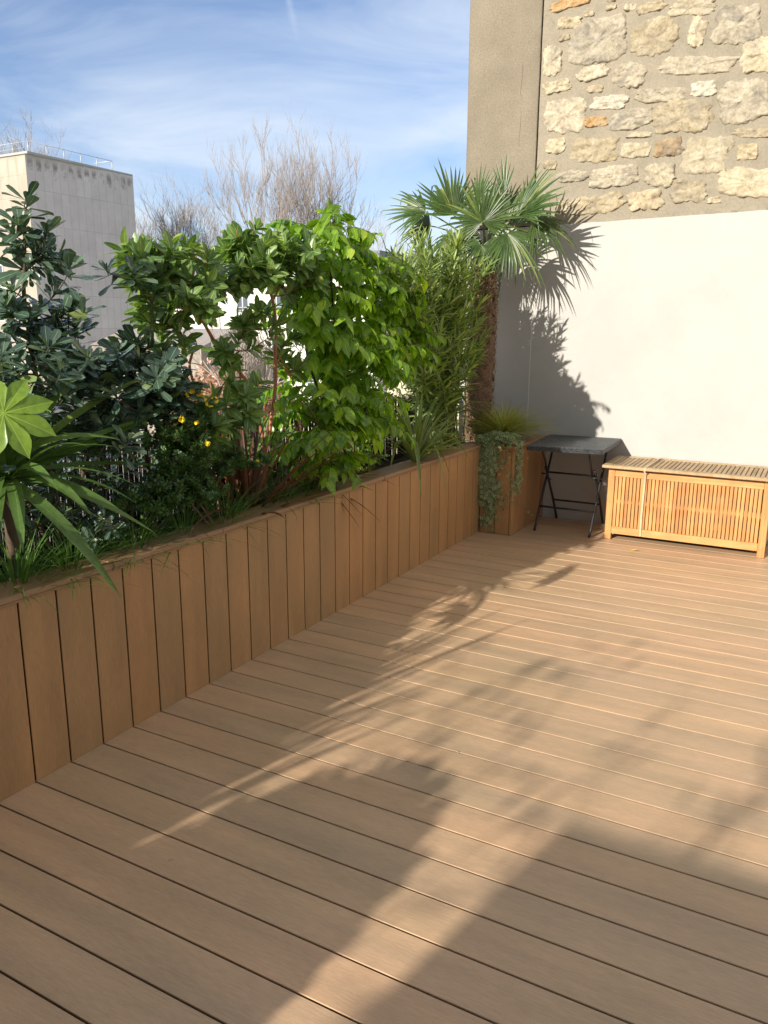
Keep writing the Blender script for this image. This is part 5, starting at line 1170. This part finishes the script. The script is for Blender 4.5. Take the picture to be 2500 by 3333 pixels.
# ------------------------------------------------------------------ unseen things added behind the camera to shade the deck
SX = .22
def behind():
    # unseen solid wall, added to shade the near right of the deck
    b = MB(); b.box((.34, -5.45, 0), (6.4, -5.2, 2.28)); o = b.build('added_shade_wall', mat_render2b(), smooth=False); tag(o, 'unseen rendered wall added behind the viewer to shade the deck', 'wall')
    random.seed(300)
    root = empty('added_shade_hedge', (2.6, -5.1, 2.0), 'unseen row of leafy shoots added behind the viewer to dapple the deck', 'hedge'); f = MB(); s = MB()  # unseen shoots, added to break the sunlight into dapples
    for k_ in range(84):
        if k_ < 22 and k_ % 2: continue
        x = -.9+7.1*(k_+random.random())/84; top = random.uniform(2.3, 3.0) + .25*noise.noise(Vector((x*2, 0, 0))); ln = random.uniform(-.18, .18); y = -5.3+random.uniform(-.25, .25)
        pts = bez((x, y, 1.9), (x, y, (1.9+top)/2), (x+ln, y+.05, top), 8); s.tube(pts, .004, 4)
        for k in range(int((top-1.9)*24)):
            q = pts[random.randint(1, 7)]+rv(.065); leaf(f, q, rv()+np.array([0, 0, .6]), rv(), random.uniform(.07, .13), .028, 'lance')
    f.build('foliage', LB, root); s.build('stems', MT['bark'], root)
    # unseen planter shrubs, added to shade the left of the deck
    for i, (x, y, rx, ry, h, n) in enumerate(((-.22, -.80, .20, .40, .95, 900), (-.24, -1.75, .19, .5, 1.12, 1300), (-.26, -2.8, .19, .5, 1.22, 1500))):
        random.seed(310+i); root = empty('added_shade_shrub', (x, y, .57), 'leafy shrub added for shade in the planter %s, outside the picture' % ('just left of the frame', 'level with the viewer', 'behind the viewer')[i], 'shrub'); f = MB(); s = MB()
        s.tube([(x, y, .57), (x+.02, y, h*.6+.2), (x, y+.03, h)], [.012, .009, .004], 6); s.build('stems', MT['bark'], root)
        for _ in range(n):
            v = norm(rv())*random.random()**.4; p = np.array([x, y, (.75+h)/2])+v*np.array([rx, ry, (h-.6)/2])
            leaf(f, p, rv(), rv()+np.array([0, 0, .5]), .08, .036, 'elliptic')
        f.build('foliage', LB, root)
    random.seed(320); root = empty('added_shade_flax', (-.14, -2.3, .58), 'unseen green flax added behind the viewer to streak the deck with shade', 'plant'); f = MB()  # unseen blades, added to cast thin streaks of shade
    for i in range(70):
        b0_ = np.array([-.16+random.uniform(-.06, .06), random.uniform(-2.9, -1.5), .58]); e = b0_+np.array([random.uniform(-.05, .30), random.uniform(-.15, .5), random.uniform(.55, .95)]); sword(f, b0_, (b0_+e)/2+np.array([0, 0, .2]), e, .022, 9)
    f.build('leaves', LGr, root)
    # unseen potted bush, added and sized to shade between the bright streaks
    random.seed(330); c = np.array([.24, -3.1, 0]); root = empty('added_shade_bush', c, 'unseen round potted bush added behind the viewer to shade the deck', 'potted plant'); s = MB(); s.tube([(c[0], c[1], .002), (c[0], c[1], .38)], [.15, .2], 20); s.build('pot', mat_simple('terracotta', (.4, .18, .1), .8, .15, 8, .1), root)
    f = MB(); s = MB(); s.tube([(c[0], c[1], .38), (c[0], c[1], 1.0)], .02, 6); s.build('trunk', MT['bark'], root)
    for _ in range(6800):
        v = norm(rv())*random.random()**.28; p = np.array([c[0]+.02, c[1], .95])+v*np.array([.375, .34, .50]); leaf(f, p, rv(), rv(), .08, .036, 'elliptic')
    f.build('foliage', LB, root)
def mat_render2b(): return mat_simple('cream_render', (.55, .52, .47), .85, .1, 3, .2)
behind()
